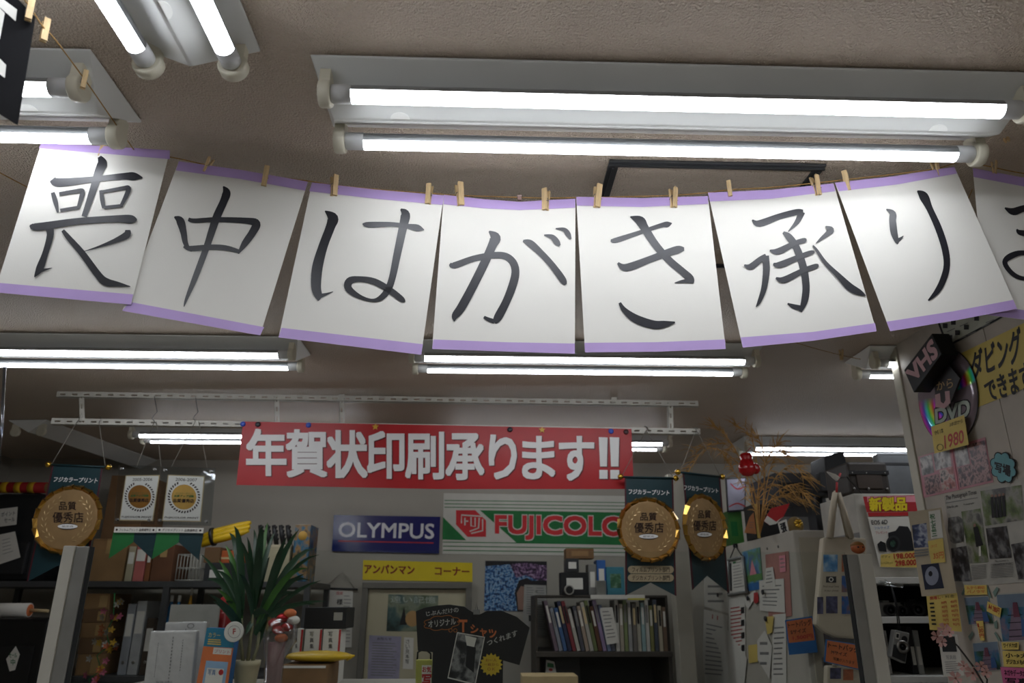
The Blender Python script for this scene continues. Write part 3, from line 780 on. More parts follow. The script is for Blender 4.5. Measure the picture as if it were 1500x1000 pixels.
medal('round gold plaque facing us with two beige labels below, near the red banner', surfY(YM), (950, 775), 45, 48, [(915, 697), (986, 699), (991, 873), (953, 853), (916, 872)], [(921, 716), (981, 718), (980, 725), (921, 723)], [(909, 698), (990, 700)], [((911, 697), (946, 631)), ((986, 699), (947, 631))], caps=True)
a3 = onY(999, 693, YM - .04); sf3 = Surf(a3, Vector((0.70, -1, 0)))
medal('narrower looking gold plaque turned sideways beside the dried grass ornament', sf3, (1032, 772), 35, 49, [(1000, 692), (1055, 697), (1068, 868), (1036, 843), (1014, 864)], [(1002, 710), (1052, 715), (1052, 722), (1002, 717)], [(993, 691), (1058, 698)], [((997, 690), (1018, 633)), ((1055, 697), (1022, 633))])

# two clear stands with certificate cards, ribbons below
m_acr = MCLEAR('clear_acrylic_holder', '#f6f8f9', gloss=0.02)
m_card = M('white_card', '#dcdad2', rough=0.5, var=0.02)
m_cardedge = M('cream_card_border', '#c7b184', rough=0.5)
m_green = M('green_satin', '#1f6a34', rough=0.5)
def cert(label, dates, holder, card, strip, lp, rp, striptext, cords, face, Yc):
    sf = surfY(Yc)
    root = thing('certificate_holder', label, 'certificate', sf.px(*holder[0]), 'framed certificates on ribbons')
    for nm, dep in (('acrylic_front', 0.006), ('acrylic_back', -0.004)):
        MB().prism([sf.px(x, y, dep) for x, y in holder], -sf.n * 0.002).build(nm, m_acr, root)
    for (x, y) in (holder[0], holder[1], holder[2], holder[3]):
        cx = x + (6 if x < (holder[0][0] + holder[1][0]) / 2 else -6); cy = y + (6 if y < 720 else -6)
        p = sf.px(cx, cy, -0.006); MB().tube([p, p + sf.n * 0.016], 0.005, 10).build('standoff', m_spring, root)
    cb = MB().prism([sf.px(x, y, 0.0035) for x, y in card], -sf.n * 0.001).build('card', m_cardedge, root)
    pr = Print(sf, card, off=0.0042); pr.rect(0.025, 0.02, 0.975, 0.98, m_card)
    pr.text(dates, 0.22, 0.06, 0.80, 0.125, m_ink2, 0.01)
    cx, cy = bil(card, 0.5, 0.47); W = card[1][0] - card[0][0]
    pr.disc(cx, cy, W * .34, W * .34, face); 
    for k in range(34):
        a = 2 * math.pi * k / 34
        if abs(a - 1.5 * math.pi) < 0.32: continue
        r0, r1 = W * .38, W * .44; da = 0.05
        pr.poly([(cx + r0 * math.cos(a - da), cy + r0 * math.sin(a - da)), (cx + r1 * math.cos(a - da + .05), cy + r1 * math.sin(a - da + .05)), (cx + r1 * math.cos(a + da + .05), cy + r1 * math.sin(a + da + .05)), (cx + r0 * math.cos(a + da), cy + r0 * math.sin(a + da))], m_ink2); pr.off -= pr.step
    pr.up(); pr.off += .0003
    pr.text('フジカラープリント', .26, .375, .74, .405, m_green, 0.01); pr.text('品質アップ活動', .24, .425, .76, .475, m_green, 0.02); pr.text('品質優秀店', .22, .51, .78, .59, m_ink2, 0.02)
    pr.text('FUJICOLOR PRINT', .06, .90, .94, .945, m_ink2, 0.012)
    pr.build('card_print', cb)
    sb = MB().prism([sf.px(x, y, 0.004) for x, y in strip], -sf.n * 0.006).build('name_strip', m_card, root)
    ps = Print(sf, strip, off=0.0047); ps.text(striptext, .12, .25, .88, .75, m_ink2, 0.01); ps.udisc(.06, .5, .025, .2, m_ink2); ps.udisc(.94, .5, .025, .2, m_ink2); ps.build('lettering', sb)
    MB().prism([sf.px(x, y, -0.006) for x, y in lp], -sf.n * 0.0015).build('ribbon_tail', m_green, root)
    MB().prism([sf.px(x, y, -0.006) for x, y in rp], -sf.n * 0.0015).build('ribbon_tail', m_teal, root)
    for p_, q_ in cords: cord(root, [sf.px(*p_), A(*q_)], 0.0012)
    h = cords[0][1]; hp = A(h[0], h[1])
    MB().tube([hp, hp + Vector((-.008, -.008, .012)), hp + Vector((0, -.01, .026)), hp + Vector((.008, -.006, .04)), A(h[0], 580)], 0.0015, 5).build('hook', m_spring, root)
m_f1 = M('bronze_seal', '#9a6a2c', rough=0.35, metal=0.3); m_f2 = M('pale_gold_seal', '#c29a4c', rough=0.35, metal=0.3)
cert('clear framed certificate dated 2005-2006 with a bronze seal', '2005-2006', [(174, 681), (234, 682), (226, 768), (167, 767)], [(184, 696), (234, 695.5), (224, 763), (174.5, 762)], [(168, 771.5), (229, 772), (228, 780), (166.5, 779.5)],
     [(166, 779.5), (197, 780), (195, 794), (159, 818)], [(197, 780), (230, 780), (222, 818), (195.5, 793)], 'フィルムプリント 品質優秀店', [((200, 683), (226, 617)), ((236, 683), (229, 617))], m_f1, Y_RAIL - 0.045)
cert('clear framed certificate dated 2006-2007 with a pale gold seal', '2006-2007', [(237, 683), (316, 685), (309, 770), (230, 768)], [(246, 695), (300, 697), (294, 764), (237, 763)], [(230, 772), (298, 773), (297, 780.5), (229, 779.5)],
     [(230, 780), (263, 780), (262, 794), (222, 819)], [(263, 780), (298, 780.5), (291, 820), (262, 794)], 'デジカメプリント 品質優秀店', [((250, 685), (286, 617)), ((304, 687), (291, 617))], m_f2, Y_RAIL - 0.06)

# ================================================================== counter screen: two posts and a clear sheet
Y_POST = 1.90
m_post = M('ivory_post', '#b9b6aa', rough=0.5, var=0.03)
m_gasket = M('dark_gasket', '#26282a', rough=0.6)
def post(label, xl, xm, xr, ytop, dark_side):
    a = onY(xl, ytop, Y_POST); b = onY(xr, ytop, Y_POST); ztop = a.z
    root = thing('screen_post', label, 'post', ((a.x + b.x) / 2, Y_POST + .02, 0))
    w = (b.x - a.x)
    fx = onY(xm, ytop, Y_POST).x
    if dark_side > 0:
        lo, hi = a.x, fx; g0, g1 = fx, b.x
    else:
        lo, hi = fx, b.x; g0, g1 = a.x, fx
    MB().box2((lo, Y_POST, 0.961), (hi, Y_POST + 0.04, ztop)).build('post_face', m_post, root, bevel=0.002)
    MB().box2((g0, Y_POST + 0.006, 0.961), (g1, Y_POST + 0.036, ztop - 0.001)).build('channel', M('aluminium_channel', '#8f8e88', rough=0.4, metal=0.4), root, bevel=0.0015)
    e = g1 if dark_side > 0 else g0
    MB().box2((e - 0.002, Y_POST + 0.010, 0.961), (e + 0.002, Y_POST + 0.030, ztop - 0.001)).build('gasket', m_gasket, root)
    return e, ztop
eL, zL = post('left ivory post of the clear counter screen, below a gold plaque', 93, 110, 129, 799, 1)
eR, zR = post('right ivory post of the clear counter screen, in front of the tote bag', 1242.5, 1258, 1277, 811, -1)
zt = onY(700, 806, Y_POST).z
scr = MB().box2((eL, Y_POST + 0.018, 0.961), (eR, Y_POST + 0.021, zt)).build('counter_screen', MCLEAR('counter_screen_acrylic', '#fbfdfc', gloss=0.0, rough=0.02))
tag(scr, 'wide clear acrylic counter screen stretched between the two ivory posts', 'screen')
ct = thing('shop_counter', 'pale counter below the clear acrylic screen, under the frame', 'counter', (0, 2.1, 0))
MB().box2((eL - .3, 1.78, 0), (eR + .2, 2.3, 0.929)).build('cabinet', M('counter_laminate', '#a9a498', rough=0.5), ct, bevel=0.004)
MB().box2((eL - .32, 1.75, 0.93), (eR + .22, 2.33, 0.9605)).build('worktop', M('counter_top', '#c2bdb0', rough=0.4), ct)
# ================================================================== helpers for boxed goods
def pbox(name, label, cat, x0, y0, x1, y1, Y, depth, m, zb=None, group=None, bevel=0.003, parent=None, build=True):
    """box whose front face covers a picture rectangle at distance Y"""
    yc = (y0 + y1) / 2
    lo = Vector((onY(x0, yc, Y).x, Y, onY((x0 + x1) / 2, y1, Y).z if zb is None else zb)); hi = Vector((onY(x1, yc, Y).x, Y + depth, onY((x0 + x1) / 2, y0, Y).z))
    o = MB().box2(lo, hi).build(name, m, parent, bevel=bevel)
    if parent is None and label: tag(o, label, cat, group)
    o['lo'] = tuple(lo); o['hi'] = tuple(hi)
    return o
def lohi(o):
    lo, hi = Vector(o['lo']), Vector(o['hi']); del o['lo']; del o['hi']; return lo, hi
m_cb = M('cardboard', '#8a6a45', rough=0.85, var=0.12, scale=8, bump=0.05)
m_cb2 = M('dark_cardboard', '#6e5236', rough=0.85, var=0.12, scale=8)
m_tapeb = M('packing_tape', '#a98a5c', rough=0.25, var=0.05)
m_white = M('white_paper', '#d4d1c8', rough=0.7, var=0.03)
m_ink3 = M('black_print', '#17171a', rough=0.6)
m_redp = M('red_print', '#b02a2c', rough=0.5); m_orange = M('orange_print', '#cc7040', rough=0.6); m_yel = M('yellow_paper', '#d6bd66', rough=0.6, var=0.05)
m_pink = M('pink_paper', '#d98a96', rough=0.6); m_blue = M('blue_print', '#2b6aa8', rough=0.5)
m_greyp = M('grey_print', '#7d7c7a', rough=0.6)
m_grey = M('grey_board', '#9a978f', rough=0.7)
def cardboard(label, x0, y0, x1, y1, Y, d, zb=None, m=None, name='cardboard_box'):
    o = pbox(name, label, 'box', x0, y0, x1, y1, Y, d, m or m_cb, zb); lo, hi = lohi(o)
    cx = (lo.x + hi.x) / 2
    MB().box2((cx - .018, lo.y - .0008, hi.z - (hi.z - lo.z) * .35), (cx + .018, lo.y, hi.z)).build('tape_strip', m_tapeb, o)
    MB().box2((lo.x + .003, lo.y - .0012, hi.z - (hi.z - lo.z) * .02 - .002), (hi.x - .003, lo.y, hi.z - (hi.z - lo.z) * .02)).build('lid_seam', m_cb2, o)
    return o

# ================================================================== back wall
YW = Y_BACK - 0.003
sfw = surfY(YW)
m_navy = M('glossy_navy_sign', '#1d2b63', rough=0.18, var=0.05, spec=0.6, bump=0.02, bscale=6)
q = [(489, 754), (645, 756.5), (643, 810.5), (486, 807)]
o, pr = sheet('blue_sign', 'glossy navy blue sign with white capital lettering on the back wall', 'sign', q, surfY(YW - 0.012), m_navy, 0.012)
pr.text('OLYMPUS', .055, .20, .945, .60, M('silver_print', '#cfd0d2', rough=0.4), 0.022); pr.rect(.055, .70, .945, .73, m_redp); pr.build('lettering', o)
m_cloth = M('white_banner_cloth', '#c2c0b6', rough=0.75, var=0.04, bump=0.2, bscale=12)
m_gr = M('green_banner_print', '#1c6b35', rough=0.7); m_rd = M('red_banner_print', '#c22a2e', rough=0.65)
o, pr = sheet('green_banner', 'white cloth banner with green stripes and red lettering on the back wall', 'banner', [(650, 722), (962, 727), (962, 815), (648, 811)], surfY(YW), m_cloth, 0.001)
for y in (732, 737, 742): pr.poly([(651, y), (962, y + 4), (962, y + 5), (651, y + 1.2)], m_gr)
for y in (793, 799, 805): pr.poly([(649, y), (962, y + 4), (962, y + 5.2), (649, y + 1.3)], m_gr)
pr.poly([(703, 747), (962, 751), (962, 799), (757, 795)], m_gr); pr.poly([(649, 757), (683, 791), (648, 790)], m_gr)
pr.poly([(668, 747), (696, 747), (712, 762), (712, 786), (685, 786), (668, 768)], m_rd)
for st in ([(676, 766), (676, 754), (706, 756)], [(681, 758), (681, 769)], [(681, 763), (686, 763)], [(690, 757), (690, 770), (696, 771), (696, 758)], [(702, 758), (701, 773), (688, 778)], [(707, 760), (707, 777), (690, 781)]):
    pr.stroke([(x, y, 2.0) for x, y in st], m_cloth, sub=1); pr.off -= pr.step
pr.up()
tq = [(726, 755), (942, 758), (942, 793), (726, 788)]
pr.textq('FUJICOLOR', tq, m_cloth, 0.085); pr.textq('FUJICOLOR', tq, m_rd, 0.045); pr.build('banner_print', o)
o, pr = sheet('yellow_strip_sign', 'long yellow strip sign with dark red katakana above the door', 'sign', [(532, 820), (692, 824), (692, 852), (531, 849)], surfY(YW - .002), M('bright_yellow_paper', '#d9c11e', rough=0.5, var=0.04), 0.001)
m_dr = M('dark_red_ink', '#7c1c14', rough=0.5)
pr.text('アンパンマン', .015, .22, .47, .66, m_dr, 0.03); pr.text('コーナー', .66, .26, .97, .68, m_dr, 0.03); pr.build('lettering', o)

# door on the back wall
dr = bpy.data.objects.new('door_1', None); COL.objects.link(dr); struct(dr)
zt_ = onY(607, 853, YW).z; xl_ = onY(528, 930, YW).x; xr_ = onY(690, 930, YW).x; tw = 0.035
m_fr = M('door_frame_metal', '#6f6c64', rough=0.5, metal=0.2, var=0.06)
MB().box2((xl_, YW - .05, 0), (xl_ + tw, Y_BACK, zt_)).build('door_frame', m_fr, dr, bevel=0.003)
MB().box2((xr_ - tw, YW - .05, 0), (xr_, Y_BACK, zt_)).build('door_frame', m_fr, dr, bevel=0.003)
MB().box2((xl_, YW - .052, zt_ - tw), (xr_, Y_BACK, zt_)).build('door_frame', m_fr, dr, bevel=0.003)
MB().box2((xl_ + tw, YW - .02, 0.01), (xr_ - tw, Y_BACK, zt_ - tw - .004)).build('door_leaf', M('cream_door', '#b5ad92', rough=0.55, var=0.03), dr, bevel=0.002)
YD = YW - .0215
def paper(name, label, cat, q, sf, m=None, th=0.0006, group=None, off=0.0): return sheet(name, label, cat, q, sf, m or m_white, th, group, None, off)
sfd = surfY(YD)
o, pr = paper('landscape_print', 'dark landscape poster with pale title lettering taped on the door', 'poster', [(569, 870), (642, 872), (641, 925), (566, 924)], sfd, MPH('dusk_landscape', ['#1c2a26', '#3f5a58', '#7d8470', '#4a5a40'], 9))
pr.text('遠い記憶', .05, .04, .95, .22, M('pale_print', '#a9b3a8'), 0.0); pr.poly([(585, 915), (592, 888), (596, 915)], m_ink3); pr.udisc(.5, .65, .14, .22, M('sunset_print', '#b08a58'), 16); pr.build('picture_print', o)
o, pr = paper('letter_sheet', 'lilac letter sheet with rows of writing low on the door', 'paper', [(541, 930), (588, 932), (584, 1004), (538, 1002)], sfd, M('lilac_paper', '#9b97ac', rough=0.7))
pr.text('お知らせ', .25, .03, .7, .09, m_ink3); pr.lines(.1, .14, .9, .85, 13, m_greyp, .3); pr.build('writing', o)
o, pr = paper('note_slip', 'narrow white slip with vertical writing beside the lilac letter', 'paper', [(592, 933), (606, 934), (605, 980), (590, 979)], sfd)
for k, t in enumerate('さい見本写'): pr.text(t, .2, .06 + k * .16, .6, .19 + k * .16, m_ink3)
pr.build('writing', o)

# calendar left of the door
cl = thing('wall_calendar', 'hanging wall calendar with a cord, left of the door', 'calendar', sfw.px(502, 838, .01))
MB().tube([sfw.px(472, 861, .012), sfw.px(524, 863, .012)], 0.006, 8).build('top_rod', m_dark, cl)
cord(cl, [sfw.px(476, 860, .012), sfw.px(502, 837, .006), sfw.px(519, 861, .012)], 0.002)
MB().prism([sfw.px(x, y, .006) for x, y in [(479, 863), (517, 864), (515, 948), (473, 947)]], -sfw.n * .003).build('pages', m_white, cl)
pr = Print(sfw, [(479, 863), (517, 864), (515, 948), (473, 947)], off=.0066)
pr.text('様', .40, .16, .62, .26, m_ink3, .02); pr.text('謹賀', .36, .03, .62, .09, m_redp); pr.rect(.08, .36, .55, .75, MPH('calendar_photo', ['#202224', '#4a4c50', '#8a8880'], 20)); pr.lines(.66, .1, .95, .95, 14, m_greyp, .2); pr.build('calendar_print', cl)

# idol poster and clipping
sfp = surfY(YW - .001)
o, pr = paper('portrait_poster', 'glossy poster of blue and violet lights with a half hidden face', 'poster', [(711, 821), (801, 822), (801, 895), (709, 894)], sfp, MPH('light_bokeh', ['#10142a', '#1d3f70', '#3f76a8', '#9ab8d0', '#2a3a6a'], 70))
pr.poly([(745, 822), (801, 823), (801, 856), (770, 842), (756, 846)], MPH('violet_bokeh', ['#14101e', '#3a2444', '#7a5a80', '#b09ab0'], 70)); pr.poly([(801, 850), (801, 895), (776, 895), (778, 850)], m_ink3); pr.poly([(758, 895), (754, 868), (760, 850), (772, 846), (780, 852), (782, 895)], M('dark_hair_print', '#1a1518')); pr.poly([(759, 893), (757, 868), (763, 858), (776, 860), (780, 893)], M('skin_print', '#8a6a5c')); pr.poly([(711, 821), (801, 822), (801, 828), (770, 824), (711, 829)], m_ink3)
pr.build('poster_print', o)
o, pr = paper('newspaper_clipping', 'grey newspaper clipping hanging over the light poster', 'paper', [(768, 856), (800, 857), (802, 931), (774, 930), (766, 906)], surfY(YW - .008), M('newsprint', '#9d9c96', rough=0.8))
pr.q = [(768, 856), (800, 857), (801, 931), (768, 930)]
pr.lines(.1, .05, .45, .6, 12, m_greyp, .4); pr.lines(.55, .05, .95, .9, 18, m_greyp, .4); pr.rect(.2, .6, .42, .72, m_dark); pr.text('新聞', .5, .1, .6, .16, m_ink3); pr.build('newsprint_text', o)

# ================================================================== steel shelving on the left with its clutter
YS = 4.15
zS = onY(200, 851, YS).z; zS2 = onY(200, 990, YS).z
sh = thing('steel_shelving', 'dark steel shelving unit crowded with boxes behind the counter', 'shelving', (-1.9, YS, 0))
xs0, xs1 = onY(-60, 851, YS).x, onY(455, 851, YS).x
m_steel = M('grey_shelf_steel', '#4c4d4e', rough=0.5, metal=0.4)
for z in (zS, zS2, 0.75, 0.3): MB().box2((xs0, YS, z - .03), (xs1, Y_BACK - .06, z)).build('shelf_board', m_steel, sh, bevel=0.002)
for x in (xs0, onY(233, 900, YS).x, xs1 - .03):
    for y in (YS - .002, Y_BACK - .10): MB().box2((x, y, 0), (x + .03, y + .03, zS - .03)).build('shelf_post', m_steel, sh)
E_ = .001
bagm = M('black_nylon', '#17181a', rough=0.6, bump=0.2, bscale=120)
o = pbox('camera_bag', 'black camera bag at the left end of the upper shelf', 'bag', -20, 722, 60, 842, YS + .02, .3, bagm, zS + E_, bevel=0.03); lo, hi = lohi(o); bag_top = hi.z
MB().box2((lo.x + .03, lo.y - .02, lo.z + .03), (hi.x - .04, lo.y + .01, lo.z + .2)).build('front_pocket', M('black_nylon_pocket', '#1f2022', rough=0.5), o, bevel=.01)
MB().tube([(lo.x + .06, lo.y + .1, hi.z - .01), (lo.x + .1, lo.y + .08, hi.z + .0), (hi.x - .1, lo.y + .08, hi.z + .0), (hi.x - .06, lo.y + .1, hi.z - .01)], .012, 8).build('carry_handle', bagm, o)
sfb_ = surfY(YS - .012)
o, pr = paper('price_sign', 'small white handwritten sign on the black camera bag', 'sign', [(-6, 746), (26, 742), (24, 768), (-6, 772)], sfb_); pr.text('ポイント', .25, .2, .9, .45, m_ink3, .01); pr.text('セール', .4, .55, .9, .8, m_ink3, .01); pr.build('writing', o)
o, pr = paper('sketch_sheet', 'white sheet with a pencil outline below the handwritten sign', 'paper', [(-6, 784), (22, 778), (30, 816), (-6, 828)], sfb_); pr.lines(.3, .2, .8, .8, 5, m_greyp, .15); pr.build('drawing', o)
z_ = bag_top
def rolled(name, label, a, b, r, m, m2, cat='roll', z=None):
    root = thing(name, label, cat, a); MB().tube([a, b], r, 16).build('rolled_sheet', m, root)
    d = (Vector(b) - Vector(a)).normalized(); MB().tube([Vector(b) - d * .002, Vector(b) + d * .0015], r * .86, 16).build('roll_end', m2, root); return root
a = onY(-20, 712, YS + .1); b = onY(70, 708, YS + .1); r = .03; a.z = b.z = bag_top + r + .012
fl = rolled('rolled_flag', 'red and yellow rolled flag lying on the black camera bag', a, b, r, M('red_flag_cloth', '#a01c1c', rough=0.7, bump=.2), m_cb)
for t in (.28, .5, .72): MB().tube([a.lerp(b, t), a.lerp(b, t + .1)], r * 1.03, 16).build('yellow_band', M('flag_yellow', '#d2a41c', rough=0.7), fl)
cardboard('tall brown cardboard box behind the framed certificates', 150, 696, 205, 845, YS + .2, .3, zS + E_, m_cb2)
cardboard('cardboard box on the shelf right of the left post', 132, 789, 184, 846, YS + .05, .14, zS + E_)
def folder(label, x0, y0, x1, y1, m, Y=YS + .04, name='box_file'):
    o = pbox(name, label, 'folder', x0, y0, x1, y1, Y, .24, m, zS + E_, 'box files on the upper shelf', bevel=.002); lo, hi = lohi(o)
    MB().box2((lo.x + .004, lo.y - .0008, hi.z - .09), (hi.x - .004, lo.y, hi.z - .03)).build('spine_label', m_white, o); return o
folder('cream box file between the cardboard boxes', 186, 800, 196, 848, M('cream_file', '#a39a80')); folder('pink box file beside the cream one', 198, 796, 213, 848, M('pink_file', '#b0625c')); folder('thin brown box file beside the pink one', 214.5, 798, 221, 848, M('brown_file', '#7a4a28'))
cardboard('reddish brown box below the green ribbon tails', 223, 797, 253, 848, YS + .04, .24, zS + E_, M('reddish_cardboard', '#5f3c26', rough=.8))
# wire basket
bk_ = thing('wire_basket', 'white wire basket on the upper shelf', 'basket', (0, 0, 0)); 
p0 = onY(257, 845, YS + .05); p1 = onY(295, 812, YS + .05); z0 = zS + E_; bx0, bx1, bz1 = p0.x, p1.x, p1.z
m_wire = M('white_wire', '#9c9a92', rough=.5)
for k in range(8):
    x = bx0 + (bx1 - bx0) * k / 7; MB().tube([(x, YS + .05, bz1), (x, YS + .05, z0 + .004), (x, YS + .25, z0 + .004), (x, YS + .25, bz1)], .0022, 5).build('wire', m_wire, bk_)
for z in (z0 + .006, (z0 + bz1) / 2, bz1): MB().tube([(bx0, YS + .05, z), (bx1, YS + .05, z), (bx1, YS + .25, z), (bx0, YS + .25, z), (bx0, YS + .05, z)], .003, 5).build('rim_wire', m_wire, bk_)
st = pbox('storage_box', 'dark storage box under the yellow bundle on the shelf', 'box', 299, 824, 374, 848, YS + .06, .25, m_dark, zS + E_); lo, hi = lohi(st)
MB().box2((lo.x + .03, lo.y - .001, lo.z + .02), (lo.x + .12, lo.y, lo.z + .06)).build('box_label', m_white, st)
ob = pbox('orange_pack', 'flat orange pack on the dark storage box', 'pack', 324, 806, 357, 823, YS + .1, .15, M('orange_pack_print', '#b85a2a'), hi.z + E_); lo2, hi2 = lohi(ob)
MB().box2((lo2.x, lo2.y - .0008, lo2.z + .02), (hi2.x, lo2.y, lo2.z + .03)).build('pack_stripe', m_cardedge, ob)
# yellow bundle (a folded vinyl banner tied with a black strap)
pts = [onY(x, y, YS + .12) for x, y in ((297, 792), (312, 786), (332, 781), (350, 776), (366, 771))]
yb = thing('yellow_bundle', 'bright yellow folded vinyl bundle tied with a black strap', 'bundle', pts[2])
m_yv = M('yellow_vinyl', '#c9a516', rough=.4, bump=.3, bscale=20)
for dz, rr in ((0.0, .022), (.024, .02), (-.022, .02)): MB().tube([p + Vector((0, dz * .4, dz)) for p in pts], [rr * .8, rr, rr * 1.1, rr, rr * .5], 10).build('folded_layer', m_yv, yb)
MB().lathe([(.05, -.008), (.051, 0), (.05, .008)], pts[1], pts[2] - pts[1], seg=18).build('strap', m_black, yb)
# supports of the bundle: two stacked cartons
c_ = pbox('storage_box', 'brown carton supporting the yellow bundle', 'box', 299, 801, 322, 824, YS + .08, .2, m_cb2, hi.z + E_); lohi(c_)
# cream box of black handles, picture book
cb = pbox('cream_box', 'cream open box holding black handled tools', 'box', 388, 798, 423, 848, YS + .05, .2, M('cream_box', '#a8a084'), zS + E_); lo, hi = lohi(cb)
MB().box2((lo.x - .001, lo.y - .001, hi.z - .01), (hi.x + .001, hi.y, hi.z + .002)).build('box_rim', M('cream_rim', '#b5ad92'), cb)
for k in range(5):
    x = 381 + k * 10; a = onY(x + 4, 799, YS + .1); b = onY(x, 769, YS + .1); a.z = hi.z + .004
    hd = thing('tool_handle', 'black toothed plastic handle standing in the cream box, %s from the left' % ords[k], 'tool', a, 'black handles in the cream box')
    MB().tube([a, a.lerp(b, .5), b], [.012, .014, .011], 8).build('grip', m_black, hd)
    for t in (.3, .5, .7, .9): MB().sphere(a.lerp(b, t) + Vector((.012, -.004, 0)), .008, 8, 6).build('ridge', m_black, hd)
pb = pbox('picture_box', 'blue picture box with a yellow figure, right end of the upper shelf', 'box', 429, 768, 452, 848, YS + .06, .2, MPH('picture_box_print', ['#16344a', '#27607a', '#8a6a3a', '#1a2a30'], 18), zS + E_); lo, hi = lohi(pb)
MB().lathe([(.025, 0), (.024, .001), (0, .0012)], (hi.x - .04, lo.y, hi.z - .06), (0, -1, 0), seg=16).build('yellow_disc', M('ochre_print', '#b08a3a'), pb)
# lower shelf goods
z2 = zS2 + E_
prev = z2
for k, (ytop, lab) in enumerate(((958, 'lowest brown carton in the stack right of the left post'), (934, 'second lowest brown carton in the stack right of the left post'), (912, 'middle brown carton in the stack right of the left post'), (892, 'brown carton second from the top right of the left post'), (869, 'topmost brown carton in the stack right of the left post'))):
    zt2 = onY(140, ytop, YS + .03).z
    x0 = 112 + k * 3; x1 = 148 + k * 3
    yc = ytop + 12; lo = Vector((onY(x0, yc, YS + .03).x, YS + .03, prev)); hi = Vector((onY(x1, yc, YS + .03).x, YS + .28, zt2))
    o = MB().box2(lo, hi).build('carton', (m_cb, m_cb2)[k % 2], None, bevel=.002); tag(o, lab, 'box', 'stacked brown cartons')
    MB().box2((hi.x - .05, lo.y - .0008, lo.z + .01), (hi.x - .01, lo.y, hi.z - .01)).build('carton_label', m_tapeb, o)
    prev = zt2 + .0005
def files(label, x0, y0, x1, y1, m, Y=YS + .05):
    o = pbox('binder', label, 'binder', x0, y0, x1, y1, Y, .24, m, z2, 'binders on the lower shelf', bevel=.002); lo, hi = lohi(o)
    MB().box2((lo.x + .005, lo.y - .0008, hi.z - .16), (hi.x - .005, lo.y, hi.z - .05)).build('spine_label', m_white, o)
    MB().lathe([(.008, 0), (.008, .002), (.005, .002)], ((lo.x + hi.x) / 2, lo.y, lo.z + .06), (0, -1, 0), seg=12).build('finger_ring', m_spring, o)
files('pale grey binder left of the steel shelf post', 180, 884, 192, 985, M('pale_binder', '#8d9094')); files('white binder beside the pale grey one', 194, 880, 208, 985, M('white_binder', '#a6a7a6')); files('brown binder beside the shelf post', 210, 905, 222, 985, M('brown_binder', '#43372c'))
for k, (x0, x1, c, lab) in enumerate(((247, 256, '#2a6a9a', 'blue bottle behind the grey board'), (258, 267, '#3a7aa8', 'paler blue bottle behind the grey board'), (276, 282, '#c08a1c', 'yellow bottle on the lower shelf'))):
    a = onY((x0 + x1) / 2, 880, YS + .1); r = (onY(x1, 880, YS + .1).x - onY(x0, 880, YS + .1).x) / 2
    bt = thing('bottle', lab, 'bottle', (a.x, a.y, z2)); H = onY(x0, 872 if k < 2 else 862, YS + .1).z - z2
    MB().lathe([(r * .9, 0), (r, .01), (r, H * .8), (r * .5, H * .9), (r * .45, H * .93)], (a.x, a.y, z2), seg=16).build('bottle_body', M('bottle_%d' % k, c, rough=.25), bt)
    MB().lathe([(r * .55, 0), (r * .55, H * .08), (r * .4, H * .085)], (a.x, a.y, z2 + H * .92), seg=14).build('bottle_cap', m_white, bt)
# black printer-like case, paper roll and hang tag at the far left
pc = pbox('black_case', 'large black case at the lower left corner', 'case', -40, 905, 66, 1000, YS - .35, .3, M('black_plastic_bag', '#101011', rough=.35, bump=.4, bscale=30), .9, bevel=.02); lo, hi = lohi(pc)
MB().box2((lo.x + .05, lo.y - .004, lo.z + .1), (hi.x - .05, lo.y, hi.z - .12)).build('front_panel', m_black, pc, bevel=.004)
sfk = surfY(YS - .356)
o, pr = paper('diamond_tag', 'white diamond shaped tag with green writing on the black case', 'tag', [(23, 946), (29, 958), (22, 981), (14, 983), (9, 965)], sfk); pr.q = rq(11, 950, 27, 980)
pr.text('セール', .15, .2, .85, .42, m_green, .02); pr.text('中', .3, .5, .7, .8, m_green, .02); pr.build('writing', o)
a = onY(-30, 893, YS - .2); b = onY(44, 892, YS - .2); r = .033; a.z = b.z = hi.z + r + .001
pr_ = rolled('paper_roll', 'thick white paper roll with an orange end on the black case', a, b, r, m_white, m_orange)
MB().tube([b, b + Vector((.09, 0, -.004))], .008, 8).build('core_tube', m_cardedge, pr_)
bs = thing('black_case_stand', 'dark stand carrying the black case, under the frame', 'stand', (lo.x, lo.y, 0)); MB().box2((lo.x, lo.y, 0), (hi.x, hi.y, .899)).build('stand_body', m_dark, bs, bevel=.004); MB().box2((lo.x + .02, lo.y - .004, .1), (hi.x - .02, lo.y, .8)).build('stand_door', m_black, bs)
